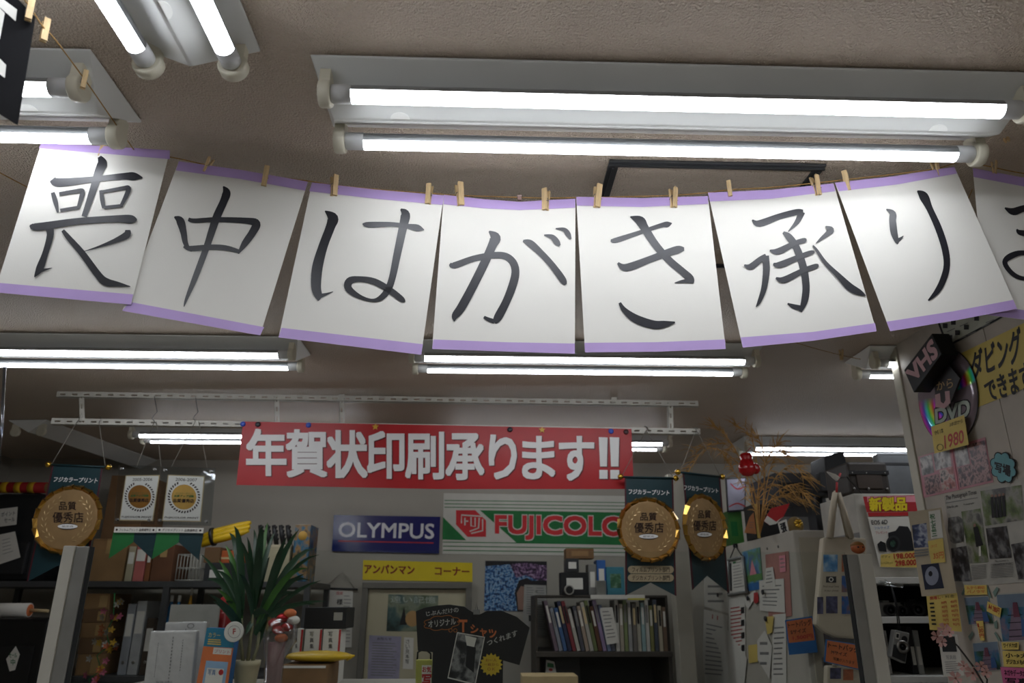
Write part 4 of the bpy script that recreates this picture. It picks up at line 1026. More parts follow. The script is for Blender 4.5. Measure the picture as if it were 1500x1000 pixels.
# artificial flower garland hanging on the shelf
gl = thing('flower_garland', 'small colourful artificial flower garland beside the carton stack', 'garland', onY(158, 905, YS - .03))
gp = [onY(x, y, YS - .03) for x, y in ((168, 868), (166, 905), (156, 925), (160, 945), (142, 960), (148, 980), (130, 995), (138, 1015))]
MB().tube(gp, .003, 5).build('garland_stem', m_green, gl)
fc = [M('flower_yellow', '#b08a1e'), M('flower_orange', '#a0502a'), M('flower_pink', '#a8506a'), M('flower_white', '#9a978c')]
for k in range(34):
    t = random.random() * (len(gp) - 1.01); i = int(t); c = gp[i].lerp(gp[i + 1], t - i) + Vector((random.uniform(-.05, .05), random.uniform(-.03, 0), random.uniform(-.03, .03)))
    mb = MB(); e = Vector((random.uniform(-.5, .5), -1, random.uniform(-.5, .5))).normalized(); a_ = e.orthogonal().normalized(); b_ = e.cross(a_)
    for p_ in range(5):
        an = p_ * 2 * math.pi / 5; d1 = a_ * math.cos(an) + b_ * math.sin(an); d2 = a_ * math.cos(an + .5) + b_ * math.sin(an + .5); d3 = a_ * math.cos(an - .5) + b_ * math.sin(an - .5)
        mb.add([c, c + d3 * .012 + e * .003, c + d1 * .02 + e * .005, c + d2 * .012 + e * .003], [(0, 1, 2, 3)])
    mb.build('flower', fc[k % 4], gl)

# ================================================================== back counter goods (plant, parcels, leaflets)
YC = 2.95
zC = onY(365, 1012, YC).z
bc = thing('display_cabinet', 'low display cabinet under the plant, mostly below the frame', 'cabinet', (-1.0, YC, 0))
cx0, cx1 = onY(150, 1000, YC).x, onY(640, 1000, YC).x
MB().box2((cx0, YC - .25, 0), (cx1, YC + .45, zC - .031)).build('cabinet_body', m_grey, bc, bevel=.004)
MB().box2((cx0 - .02, YC - .27, zC - .03), (cx1 + .02, YC + .47, zC)).build('cabinet_top', M('cabinet_top', '#b0aca2', rough=.4), bc, bevel=.003)
# plant
pl = thing('potted_plant', 'spiky green potted plant in a cream pot on the display cabinet', 'plant', (onY(361, 985, YC).x, YC, zC))
pc_ = Vector((onY(361, 985, YC).x, YC, zC + E_)); ph = onY(361, 967, YC).z - zC; pr0 = onY(381, 970, YC).x - pc_.x
MB().lathe([(pr0 * .72, 0), (pr0 * .78, .005), (pr0 * .98, ph * .82), (pr0 * 1.02, ph * .83), (pr0 * 1.02, ph), (pr0 * .92, ph), (pr0 * .9, ph * .88)], pc_, seg=28).build('pot', M('cream_pot', '#b8ae8e', rough=.5), pl)
MB().lathe([(pr0 * .9, 0), (0, .004)], pc_ + Vector((0, 0, ph * .86)), seg=20).build('soil', M('soil', '#2c2219', rough=.95, bump=.5), pl)
m_stem = M('plant_stem', '#7d7a5c', rough=.7); m_leaf = M('dracaena_leaf', '#24402a', rough=.35, var=.3, scale=6); m_leaf2 = M('young_leaf', '#3f6a2c', rough=.4, var=.2)
crowns = []
for k, (x, y) in enumerate(((354, 905), (372, 892), (380, 925))):
    base = pc_ + Vector(((k - 1) * .015, 0, ph * .86)); top = onY(x, y, YC + (k - 1) * .03)
    MB().tube([base, base.lerp(top, .5) + Vector(((k - 1) * .006, 0, 0)), top], [.007, .006, .005], 8).build('stem', m_stem, pl); crowns.append(top)
def leaf(root, base, tip, w, m, sag):
    mb = MB(); n = 7; d = tip - base; side = d.cross(Vector((0, 1, .3))).normalized(); L = d.length; vs = []
    for i in range(n):
        t = i / (n - 1); c = base + d * t + Vector((0, 0, sag * L * (t - t * t) * 2)) ; ww = w * (math.sin(math.pi * min(1, t * .85 + .15)) ** .8) * (1 - t * .2)
        if i == n - 1: ww = .0005
        f = Vector((0, -.3, .2)) * ww
        vs += [c - side * ww + f, c, c + side * ww + f]
    fs = []
    for i in range(n - 1): fs += [(3 * i, 3 * i + 1, 3 * i + 4, 3 * i + 3), (3 * i + 1, 3 * i + 2, 3 * i + 5, 3 * i + 4)]
    mb.add(vs, fs, 0, True); mb.build('leaf', m, root, recalc=False)
tips = [(295, 812), (303, 848), (318, 835), (330, 798), (336, 780), (343, 770), (352, 790), (362, 786), (372, 775), (383, 770), (392, 765), (402, 780), (412, 800), (420, 786), (438, 775), (462, 803), (468, 812), (452, 832), (455, 850), (477, 880), (440, 870), (425, 850), (410, 850), (430, 905), (318, 862), (312, 880), (330, 880), (306, 870), (345, 810), (380, 800), (395, 815), (405, 830), (415, 815), (335, 820), (350, 840), (375, 815), (462, 885), (405, 925), (320, 820), (446, 840), (470, 850), (360, 930), (395, 900)]
for k, (x, y) in enumerate(tips):
    c = crowns[0] if x < 350 else (crowns[1] if x < 405 else crowns[2])
    if x > 420: c = crowns[1].lerp(crowns[2], .5)
    leaf(pl, c + Vector((0, 0, random.uniform(-.05, .03))), onY(x, y, YC + random.uniform(-.12, .12)), random.uniform(.010, .017), m_leaf2 if k % 7 == 3 else m_leaf, random.uniform(.12, .42))
# plastic wrapped white parcels
m_wrap = M('plastic_wrapped_white', '#b9b7b4', rough=.2, var=.1, scale=10, bump=1.0, bscale=22, spec=.6)
for nm, lab, x0, y0, x1, y1, Y, tilt in (('wrapped_parcel', 'plastic wrapped white parcel standing in front, left of the leaflet stand', 215, 924, 288, 1010, YC - .1, 5), ('wrapped_parcel', 'plastic wrapped white parcel behind the front one', 238, 911, 303, 1010, YC + .02, 4)):
    sfq = surfY(Y); q = [(x0 + tilt, y0), (x1, y0 - 1), (x1 - 8, y1), (x0 - 6, y1)]
    P = [sfq.px(*p_) for p_ in q]; P[2].z = P[3].z = zC + E_
    o = MB().prism(P, (0, .035, 0)).build(nm, m_wrap, None, bevel=.006); tag(o, lab, 'parcel', 'plastic wrapped parcels')
    pr = Print(sfq, q, off=.0008)
    pr.udisc(.62 if Y > YC else .3, .06 if Y > YC else .92, .09, .04, m_greyp, 18, ring=.7); pr.lines(.5, .1, .53, .9, 14, m_greyp, .6); pr.lines(.72, .15, .74, .7, 12, m_greyp, .6); pr.lines(.2, .2, .215, .8, 16, m_greyp, .6); pr.text('写真用紙', .25, .85, .6, .9, m_greyp); pr.build('label_print', o)
# stand of blue and orange leaflets
sfl = surfY(YC - .12); q = [(303, 919), (346, 921), (333, 1008), (287, 1004)]
ls = thing('leaflet_stand', 'leaflet stand with blue and orange leaflets left of the plant pot', 'leaflet stand', sfl.px(310, 1005))
P = [sfl.px(*p_) for p_ in q]; P[2].z = P[3].z = zC + E_
MB().prism(P, (0, .05, 0)).build('leaflet_block', m_blue, ls, bevel=.002)
pr = Print(sfl, q, off=.001)
pr.rect(0, 0, 1, .32, M('teal_print', '#2a7a96')); pr.rect(0, .32, 1, 1, m_orange); pr.text('カラー', .1, .08, .5, .16, m_yel); pr.rect(.35, .33, .95, .44, m_white); pr.rect(.18, .56, .9, 1, M('pale_blue_print', '#8aa8c4')); pr.rect(.25, .68, .8, .95, m_white); pr.udisc(.72, .74, .08, .05, m_redp); pr.text('プリント', .4, .36, .9, .42, m_redp); pr.lines(.12, .19, .6, .30, 3, m_yel, .5); pr.text('写真', .3, .7, .55, .8, m_blue)
pr.build('leaflet_print', ls)
c = sfl.px(343, 925, .006); MB().lathe([(.034, 0), (.034, .003), (.032, .004)], c, (0, -1, 0), seg=28).build('round_badge', m_white, ls)
pr = Print(sfl, rq(332, 914, 354, 936), off=.0108); pr.text('F', .42, .3, .6, .65, m_redp, .03); pr.udisc(.5, .5, .42, .42, m_greyp, ring=.93); pr.build('badge_print', ls)
o = pbox('grey_board', 'plain grey board standing behind the parcels', 'board', 242, 885, 315, 1000, YC + .16, .012, M('grey_card_board', '#8f8d86', rough=.7), zC + E_, bevel=.001); lohi(o)
# red and yellow bottle, wrapped candy bouquet
x = onY(332, 900, YC + .25); rb = thing('detergent_bottle', 'red and yellow bottle standing behind the plant', 'bottle', (x.x, YC + .25, zC))
H = onY(332, 873, YC + .25).z - zC
MB().lathe([(.04, 0), (.042, .01), (.042, H * .78), (.03, H * .86)], (x.x, YC + .25, zC + E_), seg=20).build('bottle_body', M('red_bottle', '#8e1c1e', rough=.3), rb); MB().lathe([(.03, 0), (.03, H * .12), (.02, H * .14)], (x.x, YC + .25, zC + H * .86), seg=16).build('bottle_cap', m_redp, rb)
MB().lathe([(.0425, 0), (.0425, H * .2)], (x.x, YC + .25, zC + H * .4), seg=20).build('bottle_label', M('lime_label', '#b0b02c'), rb)
YQ = YC - .14
bq = thing('candy_bouquet', 'clear wrapped bouquet with red foil sweets right of the plant pot', 'bouquet', onY(405, 985, YQ))
b0 = onY(402, 985, YQ); b0.z = zC + .004
MB().tube([b0, onY(402, 965, YQ), onY(410, 935, YQ), onY(415, 905, YQ)], [.03, .035, .06, .055], 12).build('clear_wrap', MCLEAR('cellophane', '#f2eff0', gloss=.12, rough=.12), bq)
MB().tube([b0, onY(406, 940, YQ)], [.022, .03], 10).build('inner_paper', M('pink_tissue', '#8a6a68', rough=.6), bq)
for k, (x, y) in enumerate(((402, 912), (414, 905), (425, 898), (430, 908), (408, 922), (420, 918), (412, 934))):
    p_ = onY(x, y, YQ - .02); MB().sphere(p_, .019, 10, 7, sc=(1.2, .8, .8)).build('foil_sweet', (m_redp, M('red_foil', '#b01a22', rough=.2, metal=.4), m_orange, m_white)[k % 4], bq)
# black case, white boxes with red edges, yellow bag on a kraft parcel
kb = pbox('kraft_parcel', 'kraft paper parcel under the yellow plastic bag', 'parcel', 408, 973, 480, 1010, YC + .02, .22, M('kraft_paper', '#7a5c3c', rough=.8, bump=.4, bscale=14), zC + E_, bevel=.01); lo, hi = lohi(kb)
MB().box2((lo.x + .01, lo.y - .001, hi.z - .012), (hi.x - .01, lo.y + .001, hi.z - .004)).build('folded_edge', m_white, kb)
yb2 = thing('yellow_plastic_bag', 'flat yellow plastic bag lying on the kraft parcel', 'bag', ((lo.x + hi.x) / 2, lo.y + .1, hi.z))
mb = MB(); c = Vector(((lo.x + hi.x) / 2 + .03, lo.y + .1, hi.z + .022)); mb.sphere(c, .1, 20, 10, sc=(1.28, 1.0, .2)); mb.build('bag_body', m_yv, yb2); MB().tube([c + Vector((.11, -.02, -.004)), c + Vector((.14, -.03, .004))], [.012, .003], 8).build('bag_knot', m_yv, yb2)
zb3 = zC + E_
for k, (x0, x1, lab) in enumerate(((427, 441, 'white slip-case book with a red edge, left of three'), (444, 469, 'white slip-case book with a red edge, middle of three'), (471, 497, 'white slip-case book with a red edge, right of three'))):
    o = pbox('slip_case', lab, 'book', x0, 921, x1, 1000, YC + .27, .12, m_white, zb3, 'white slip-case books', bevel=.001); lo, hi = lohi(o)
    MB().box2((hi.x - .008, lo.y - .001, lo.z), (hi.x, lo.y, hi.z - .002)).build('red_edge', m_redp, o)
    sq = surfY(YC + .27); pr = Print(sq, rq(x0, 921, x1, 955), off=.001)
    for j, t in enumerate('写真集'): pr.text(t, .38, .12 + j * .26, .62, .32 + j * .26, m_ink3)
    pr.build('title', o)
o = pbox('black_box', 'black equipment box on top of the slip-case books', 'box', 446, 889, 507, 920, YC + .27, .2, m_black, hi.z + E_); lo, hi = lohi(o)
MB().box2((hi.x - .05, lo.y - .001, hi.z - .05), (hi.x - .015, lo.y, hi.z - .02)).build('box_label', m_grey, o)
pz = zC + .002
ps = thing('loose_sheets', 'loose pale sheets lying in front of the kraft parcel', 'paper', onY(400, 1000, YC - .1))
for k, (x, r_) in enumerate(((-1.02, .2), (-.94, -.15))):
    c = Vector((x, YC - .1, pz + k * .002)); MB().box(c, (.21, .15, .0015), rot=Matrix.Rotation(r_, 3, 'Z')).build('sheet', (m_wrap, m_white)[k], ps)

# ================================================================== T-shirt shaped board
YT = 2.42
sft = surfY(YT)
out = [(609, 895), (622, 889.5), (640, 886.5), (658, 885), (680, 888), (692, 896), (703, 899.5), (713, 894.5), (735, 894), (757, 903), (776, 919), (761, 974), (737, 967), (736, 1030), (631, 1030), (634, 955), (612, 953)]
tb = thing('shirt_board', 'black T-shirt shaped board with chalk style lettering standing on the counter', 'sign', sft.px(690, 1030))
MB().prism([sft.px(*p_) for p_ in out], (0, .012, 0)).build('board', M('black_shirt_board', '#1b1a1b', rough=.6, var=.2), tb, bevel=.001)
pr = Print(sft, off=.001); m_chalk = M('white_chalk_pen', '#b0aea8', rough=.7)
pr.textq('じぶんだけの', [(624, 896), (671, 889), (672, 896), (625, 902)], m_chalk, .02); pr.textq('オリジナル', [(627, 909), (667, 905), (668, 914), (628, 919)], m_chalk, .02)
cp = []
for k in range(61):
    a = 2 * math.pi * k / 60; rr = .88 + .16 * abs(math.sin(4 * a)); cp.append((647 + 26 * rr * math.cos(a), 912 + 10.5 * rr * math.sin(a) - (647 + 26 * rr * math.cos(a) - 647) * .08, 1.0))
pr.stroke(cp, M('orange_chalk', '#a8632a'), sub=2)
pr.textq('T', [(673, 908), (684, 908), (684, 925), (673, 925)], m_orange, .05); pr.textq('シャツ', [(690, 914), (727, 923), (726, 936), (689, 927)], m_orange, .03); pr.textq('つくれます', [(713, 938), (757, 922), (758, 931), (714, 946)], m_chalk, .02)
for x in (660, 667): pr.disc(x, 923, 3, 3, M('orange_chalk', '#a8632a'), 12, ring=.7)
pr.poly([(669.5, 925.5), (710.5, 932.5), (696.5, 1003), (655.5, 993)], m_white); pr.poly([(670.5, 927), (709, 933.5), (695.5, 1001), (657, 991.5)], MPH('mono_photo', ['#0e0e10', '#2a2a2c', '#8a8a88', '#3a3a3c'], 22)); pr.poly([(681, 930), (698, 934), (694, 950), (684, 946)], m_white); pr.poly([(682, 975), (684, 945), (697, 948), (694, 985)], m_ink3)
pr.build('board_lettering', tb)
pts = []
for k in range(32):
    a = 2 * math.pi * k / 32; r = 17 if k % 2 == 0 else 13.5; pts.append(sft.px(719.5 + r * math.cos(a), 973 + r * math.sin(a), .004))
sb = MB().prism(pts, -sft.n * .002).build('star_sticker', M('yellow_sticker', '#cdb030', rough=.5), tb)
pr = Print(sft, rq(706, 962, 733, 984), off=.0048); pr.text('お一人', .2, .1, .8, .3, m_dr); pr.text('一枚から', .1, .4, .9, .6, m_dr); pr.text('ＯＫ', .3, .7, .7, .9, m_dr); pr.build('sticker_print', sb)
c = sft.px(698, 896, .004); clp = thing('bulldog_clip', 'clear clip at the neck of the shirt board', 'clip', c); MB().box(c, (.02, .016, .016)).build('clip_body', m_spring, clp, bevel=.002); MB().tube([c + Vector((-.004, -.009, .006)), c + Vector((0, -.012, .028)), c + Vector((.004, -.009, .006))], .0014, 6).build('clip_wire', m_spring, clp)
zt3 = sft.px(690, 1030).z
pd = thing('sign_plinth', 'dark plinth under the shirt board, below the frame', 'plinth', (0, YT, 0)); a = sft.px(600, 1030).x; b = sft.px(790, 1030).x
MB().box2((a, YT - .06, 0), (b, YT + .2, zt3 - .02)).build('plinth_body', m_dark, pd, bevel=.004); MB().box2((a - .01, YT - .07, zt3 - .0199), (b + .01, YT + .21, zt3 - .0005)).build('plinth_top', m_grey, pd)
# small yellow lantern-like pop sign
sy = surfY(YT + .04); q = [(609, 966), (633, 966), (632, 1032), (608, 1032)]
lp = thing('pop_sign', 'small lime and yellow pop sign with red writing beside the shirt board', 'sign', sy.px(620, 1030)); MB().prism([sy.px(*p_) for p_ in q], (0, .03, 0)).build('sign_block', M('lime_yellow', '#a8a850', rough=.5), lp, bevel=.003)
pr = Print(sy, q, off=.001); pr.rect(.38, .12, .97, .98, m_white); pr.text('お気', .42, .15, .95, .28, m_redp, .03); pr.text('写', .42, .33, .95, .58, m_redp, .05); pr.build('sign_print', lp); MB().tube([sy.px(611, 968, -.02), sy.px(612, 955, -.02), sy.px(622, 950, -.02), sy.px(631, 957, -.02), sy.px(631, 968, -.02)], .003, 6).build('carry_loop', m_black, lp)
# ================================================================== book shelf right of the door
YB = 4.25
zB = onY(890, 954, YB).z
bs = thing('book_shelf', 'dark shelf carrying the row of books beside the pale pillar', 'shelf', (0, YB, 0))
bx0, bx1 = onY(785, 954, YB).x, onY(984, 954, YB).x
m_shelf = M('dark_shelf_wood', '#3a352f', rough=.6, var=.15)
MB().box2((bx0, YB - .02, zB - .025), (bx1, Y_BACK - .06, zB)).build('shelf_board', m_shelf, bs, bevel=.002)
for x in (bx0, bx1 - .02): MB().box2((x, YB, 0), (x + .02, Y_BACK - .06, zB - .025)).build('shelf_side', m_shelf, bs)
MB().box2((bx0 + .02, Y_BACK - .075, 0), (bx1 - .02, Y_BACK - .06, zB - .025)).build('shelf_back', m_black, bs)
MB().box2((bx0 + .02, YB - .02, zB - .36), (bx1 - .02, Y_BACK - .076, zB - .34)).build('shelf_board', m_shelf, bs)
cols = ['#6a5a66', '#8a8f98', '#3a5a86', '#2a2f4a', '#7a2f34', '#b0aca0', '#4a4a52', '#9a8a7a', '#a8a49a', '#6a7448', '#5a3a2a', '#8c7a9a', '#6f7d96', '#585c66', '#c0bdb4', '#a39a8a', '#7d8a5c', '#9a9a98', '#6a6660', '#b5b0a0', '#86a0a0', '#c2c0b8', '#7a7a4a', '#3f4650', '#aaa08a', '#6f5a48']
cname = ['plum', 'pale grey', 'blue', 'navy', 'dark red', 'off-white', 'charcoal', 'tan', 'light grey', 'olive', 'brown', 'lilac', 'slate blue', 'steel grey', 'white', 'beige', 'moss green', 'silver grey', 'warm grey', 'cream', 'sea green', 'bright white', 'khaki', 'blue black', 'sand', 'coffee brown']
x = onY(813, 920, YB).x; xe = onY(978, 920, YB).x; n = 26; pitch = (xe - x) / n
for k in range(n):
    lean = math.radians(-13 if k < 6 else -11 if k < 14 else 0)
    H = random.uniform(.215, .262); W = pitch * .80 * math.cos(lean); D = random.uniform(.16, .2)
    rt = thing('book', '%s book standing %s in the row' % (cname[k], 'first at the left' if k == 0 else 'last at the right' if k == n - 1 else 'beside the %s one' % cname[k - 1]), 'book', (0, 0, 0), 'books on the dark shelf')
    R = Matrix.Rotation(lean, 3, 'Y'); base = Vector((x, YB + random.uniform(0, .015), zB + E_))
    def bb(lo, hi, nm, m):
        lo = Vector(lo); hi = Vector(hi); mb = MB(); mb.box2(lo, hi); mb.v = [base + R @ v for v in mb.v]; return mb.build(nm, m, rt)
    cm = M('book_cloth_%d' % k, cols[k], rough=.5, var=.08)
    bb((0, 0, 0), (W, .003, H), 'spine', cm); bb((0, .003, 0), (.0025, D, H), 'cover', cm); bb((W - .0025, .003, 0), (W, D, H), 'cover', cm); bb((.0026, .003, .004), (W - .0026, D - .004, H - .004), 'pages', m_white)
    bb((W * .2, -.0008, H * .55), (W * .8, 0, H * .9), 'title_label', (m_white, m_greyp, m_white, m_cardedge, m_ink3)[k % 5])
    x += pitch
btop = zB + .285
o, pr = paper('order_slip', 'white order slip hanging over the middle of the book row', 'paper', [(879, 890), (897, 889), (907, 941), (889, 944)], surfY(YB - .006)); pr.lines(.12, .1, .85, .9, 8, m_greyp, .25); pr.build('writing', o)
# second board above the books with odd goods
MB().box2((bx0, YB + .02, btop - .012), (bx1, Y_BACK - .06, btop)).build('upper_board', m_shelf, bs, bevel=.002)
for xx in (bx0, bx1 - .012): MB().box2((xx, YB + .02, zB), (xx + .012, Y_BACK - .06, btop - .012)).build('upper_support', m_shelf, bs)
def gbox(name, label, x0, y0, x1, y1, m, lm=None, Y=YB + .05, d=.12, zb=None, cat='box'):
    o = pbox(name, label, cat, x0, y0, x1, y1, Y, d, m, btop + E_ if zb is None else zb, bevel=.002); lo, hi = lohi(o)
    w = hi.x - lo.x; h = hi.z - lo.z
    if lm: MB().box2((lo.x + w * .2, lo.y - .0008, lo.z + h * .25), (hi.x - w * .2, lo.y, lo.z + h * .75)).build('box_label', lm, o)
    return lo, hi
gbox('black_pouch', 'black pouch with a white tag on the board above the books', 822, 838, 862, 880, bagm, m_white)
lo, hi = gbox('accessory_box', 'dark grey accessory box at the left above the books', 829, 818, 848, 838, m_dark, m_white, zb=onY(842, 838, YB + .05).z + .002)
gbox('wood_box', 'brown wooden box on top of the pile above the books', 829, 803, 870, 817, m_cb2, m_cb, zb=hi.z + E_)
gbox('accessory_box', 'blue packaged accessory above the books', 875, 820, 888, 880, M('blue_pack', '#2a5a9a'), m_white)
gbox('accessory_box', 'grey packaged accessory left of the blue package', 862.5, 826, 874, 880, M('grey_pack', '#7d7c78'), m_white)
gbox('film_pack', 'teal and green printed pack below the gold plaque', 889, 830, 915, 880, M('teal_pack', '#3a7a8a'), MPH('pack_photo', ['#2a4a3a', '#3f6a4a', '#7d9a8a'], 30))
lo, hi = gbox('glass_box', 'clear glass lidded box right of the grey package', 874, 850, 888, 880, M('silver_lid', '#8a8a84', metal=.5, rough=.3), None, Y=YB + .01, d=.035)
mb = MB(); a = onY(842, 884, YB + .02); cc = thing('card_tube', 'short cardboard tube end above the books', 'tube', (a.x, YB + .0, btop)); r = .026
MB().tube([(a.x - .03, YB + .0, btop + r + E_), (a.x - .03, YB + .045, btop + r + E_)], r, 18).build('tube_wall', m_grey, cc); MB().tube([(a.x - .03, YB - .001, btop + r + E_), (a.x - .03, YB, btop + r + E_)], r * .75, 18).build('tube_hollow', m_black, cc)
o = pbox('slip_papers', 'stack of pale slips and a yellow folder lying above the books', 'paper', 866, 877, 945, 883, YB - .02, .03, m_white, btop + E_, bevel=.001); lo, hi = lohi(o)
MB().box2((lo.x + .2, lo.y - .001, hi.z - .004), (hi.x, hi.y, hi.z + .004)).build('yellow_folder', M('yellow_folder', '#b8b02c'), o)
# dark goods on the lower shelf
zl = zB - .34 + E_
lo, hi = gbox('black_case', 'black case on the shelf below the books', 800, 962, 850, 1010, m_black, None, Y=YB + .1, d=.2, zb=zl)
o, pr = paper('photo_print', 'small framed print leaning at the left below the books', 'photo', [(800, 966), (812, 969), (815, 985), (799, 985)], surfY(YB + .098)); pr.rect(.15, .2, .85, .55, m_green); pr.udisc(.5, .75, .2, .12, m_redp); pr.build('picture_print', o)
a = onY(908, 992, YB); rc = thing('red_cushion', 'red rounded pouch with white writing below the books', 'pouch', (a.x, YB + .06, zl)); MB().sphere((a.x, YB + .07, zl + .06), .06, 18, 12, sc=(1.15, .7, 1.0)).build('pouch_body', M('red_fabric', '#9a2226', rough=.6), rc); MB().box((a.x + .01, YB + .03, zl + .08), (.05, .006, .012), rot=Matrix.Rotation(.5, 3, 'Y')).build('pouch_label', m_white, rc)
gbox('yellow_envelope', 'pale yellow envelope stack at the bottom below the books', 765, 990, 847, 1010, m_cardedge, None, Y=YB - .3, d=.2, zb=onY(800, 1012, YB - .3).z)
tbm = thing('side_table', 'small dark table under the envelope stack, below the frame', 'table', (onY(806, 1000, YB - .2).x, YB - .2, 0)); zt4 = onY(800, 1012, YB - .3).z - .001; xa = onY(755, 1000, YB - .2).x; xb = onY(860, 1000, YB - .2).x
MB().box2((xa, YB - .32, zt4 - .02), (xb, YB - .06, zt4)).build('table_top', m_shelf, tbm, bevel=.002)
for x_ in (xa, xb - .03):
    for y_ in (YB - .32, YB - .09): MB().box2((x_, y_, 0), (x_ + .03, y_ + .03, zt4 - .02)).build('leg', m_shelf, tbm)

# pale pillar behind the plaques
px0, px1 = onY(988, 850, 4.1).x, onY(1011, 850, 4.1).x
pil = struct(MB().box2((px0, 4.1, 0), (px1, 4.2, onY(1000, 694, 4.1).z)).build('pillar', M('pale_pillar', '#9c978b', rough=.6, var=.04), None, bevel=.003))

# ================================================================== notice cabinet
YN = 3.2
cn = onY(1161, 776, YN); X_C = cn.x; zc = cn.z
m_cab = M('ivory_locker', '#b3aea2', rough=.5, var=.04)
nb = thing('steel_locker', 'ivory steel locker whose side is covered with memos', 'locker', (X_C + .2, 3.8, 0))
MB().box2((X_C, YN, 0), (X_C + .36, 4.5, zc)).build('locker_body', m_cab, nb, bevel=.006)
MB().box2((X_C + .02, YN - .008, .1), (X_C + .34, YN, zc - .03)).build('locker_door', M('beige_locker_door', '#a8a08e', rough=.5, var=.05), nb, bevel=.002)
MB().box2((X_C + .05, YN - .02, zc - .6), (X_C + .065, YN - .008, zc - .5)).build('door_handle', m_spring, nb, bevel=.002)
sfm = surfX(X_C - .001)
for x, y in ((1124, 803), (1140, 800)):
    p = sfm.px(x, y); MB().lathe([(.006, 0), (.0055, .003), (.002, .004)], p, (-1, 0, 0), seg=12).build('screw', m_spring, nb)
def memo(label, q, m=None, off=.001, txt=None, n=5, cat='memo', name='memo_sheet', ink=None, extra=None):
    o, pr = paper(name, label, cat, q, sfm, m or m_white, .0005, None, off)
    qq = q if len(q) == 4 else None
    if qq is None:
        xs = [p[0] for p in q]; ys = [p[1] for p in q]; pr.q = rq(min(xs) + 2, min(ys) + 6, max(xs) - 3, max(ys) - 4)
    if n: pr.lines(.12, .18, .9, .9, n, ink or m_greyp, .28)
    if txt: pr.text(*txt)
    if extra: extra(pr)
    pr.build('writing', o); return o
memo('large white memo half hidden by the narrow gold plaque ribbon', [(1031, 846), (1037, 843), (1066, 868), (1067, 898), (1032, 888)], off=.002, n=3)
memo('calendar sheet low on the left of the locker side', [(1031, 892), (1066, 901), (1062, 1004), (1028, 1002)], n=12, txt=('11', .35, .04, .6, .10, m_redp))
memo('strip list with red and black entries', [(1067, 874), (1091, 870), (1092, 962), (1068, 966)], off=.003, n=12, ink=m_redp, extra=lambda pr: [pr.rect(.75, .2 + k * .2, .95, .3 + k * .2, m_ink3) for k in range(4)])
memo('curling white sheet at the bottom of the locker side', [(1042, 926), (1062, 917), (1078, 940), (1094, 964), (1090, 1004), (1058, 1004), (1062, 970)], off=.006, n=0)
memo('painted child picture of a tower under a blue sky', [(1087, 808), (1113, 801), (1118, 862), (1093, 866)], MPH('child_painting', ['#3a6a9a', '#5a96b8', '#5a8a5a', '#3a5aa0'], 10), off=.002, n=0, cat='drawing', name='child_drawing',
     extra=lambda pr: [pr.upoly([(.5, .25), (.75, .72), (.25, .72)], m_pink), pr.rect(0, .62, 1, .78, M('grass_paint', '#5a8a4a')), pr.rect(0, .82, 1, 1, m_blue)])
memo('pink clip folder standing against the locker side', [(1121, 812), (1155, 807), (1160, 902), (1126, 906)], M('faded_pink_folder', '#a8746a', rough=.6), off=.002, n=0, cat='folder', name='clip_folder')
memo('bright pink note on the pink clip folder', [(1141, 814), (1150, 812.5), (1151, 837), (1142.5, 838)], m_pink, off=.006, n=3, name='sticky_note')
memo('folded white triangular memo over the pink folder', [(1122, 832), (1132, 830), (1136, 858), (1119, 861)], off=.007, n=4)
memo('ruled white form in the middle of the locker side', [(1112, 850), (1148, 847), (1150, 897), (1113, 894)], off=.005, n=6)
memo('small red flag note among the memos', [(1104, 868), (1110, 867), (1111, 881), (1107, 884), (1104, 882)], m_redp, off=.008, n=0, name='sticky_note')
memo('white form hanging below the ruled form', [(1132, 900), (1151, 898), (1152, 1004), (1130, 1004)], off=.003, n=10)
memo('pointed white memo left of the lower form', [(1109, 938), (1120, 923), (1131, 946), (1127, 994), (1110, 966)], off=.007, n=3)
memo('yellow tag clipped between the memos', [(1120, 903), (1133, 902), (1131, 926), (1124, 929)], m_yel, off=.009, n=0, name='paper_tag')
memo('yellow square note low on the locker side', [(1096, 945), (1109, 943), (1110, 969), (1097, 971)], m_yel, off=.004, n=0, name='sticky_note')
memo('tilted white slip above the strip list', [(1090, 876), (1106, 864), (1108, 872), (1096, 892), (1092, 886)], off=.006, n=0)
for (x, y, lab) in ((1118, 867, 'black magnet on the ruled form'), (1096, 876, 'black magnet beside the red flag note'), (1122, 906, 'black magnet holding the yellow tag'), (1052, 871, 'black magnet on the large white memo')):
    tag(MB().lathe([(.012, 0), (.012, .005), (.008, .008)], sfm.px(x, y, .012), (-1, 0, 0), seg=14).build('round_magnet', mk_), lab, 'magnet', 'black magnets on the locker')
# small hanging frame
q = [(1067, 820), (1088, 815), (1094, 866), (1067, 871)]
hf = thing('memo_case', 'dark little frame on a black cord beside the child picture', 'frame', sfm.px(1078, 812, .01))
for i in range(4):
    a, b = q[i], q[(i + 1) % 4]; MB().tube([sfm.px(*a, .012), sfm.px(*b, .012)], .008, 6).build('frame_bar', m_grey_metal, hf)
MB().prism([sfm.px(x, y, .008) for x, y in q], -sfm.n * .004).build('backing', m_white, hf)
pr = Print(sfm, q, off=.009); pr.lines(.3, .12, .9, .9, 9, m_greyp, .2); pr.rect(.3, .08, .5, .14, m_green); pr.rect(.08, .1, .2, .9, m_dark); pr.build('certificate_print', hf)
cord(hf, [sfm.px(1068, 821, .012), sfm.px(1077, 799, .014), sfm.px(1088, 816, .012)], .003, m_black); MB().box(sfm.px(1077, 799, .01), (.02, .02, .02)).build('hook', m_black, hf, bevel=.003)

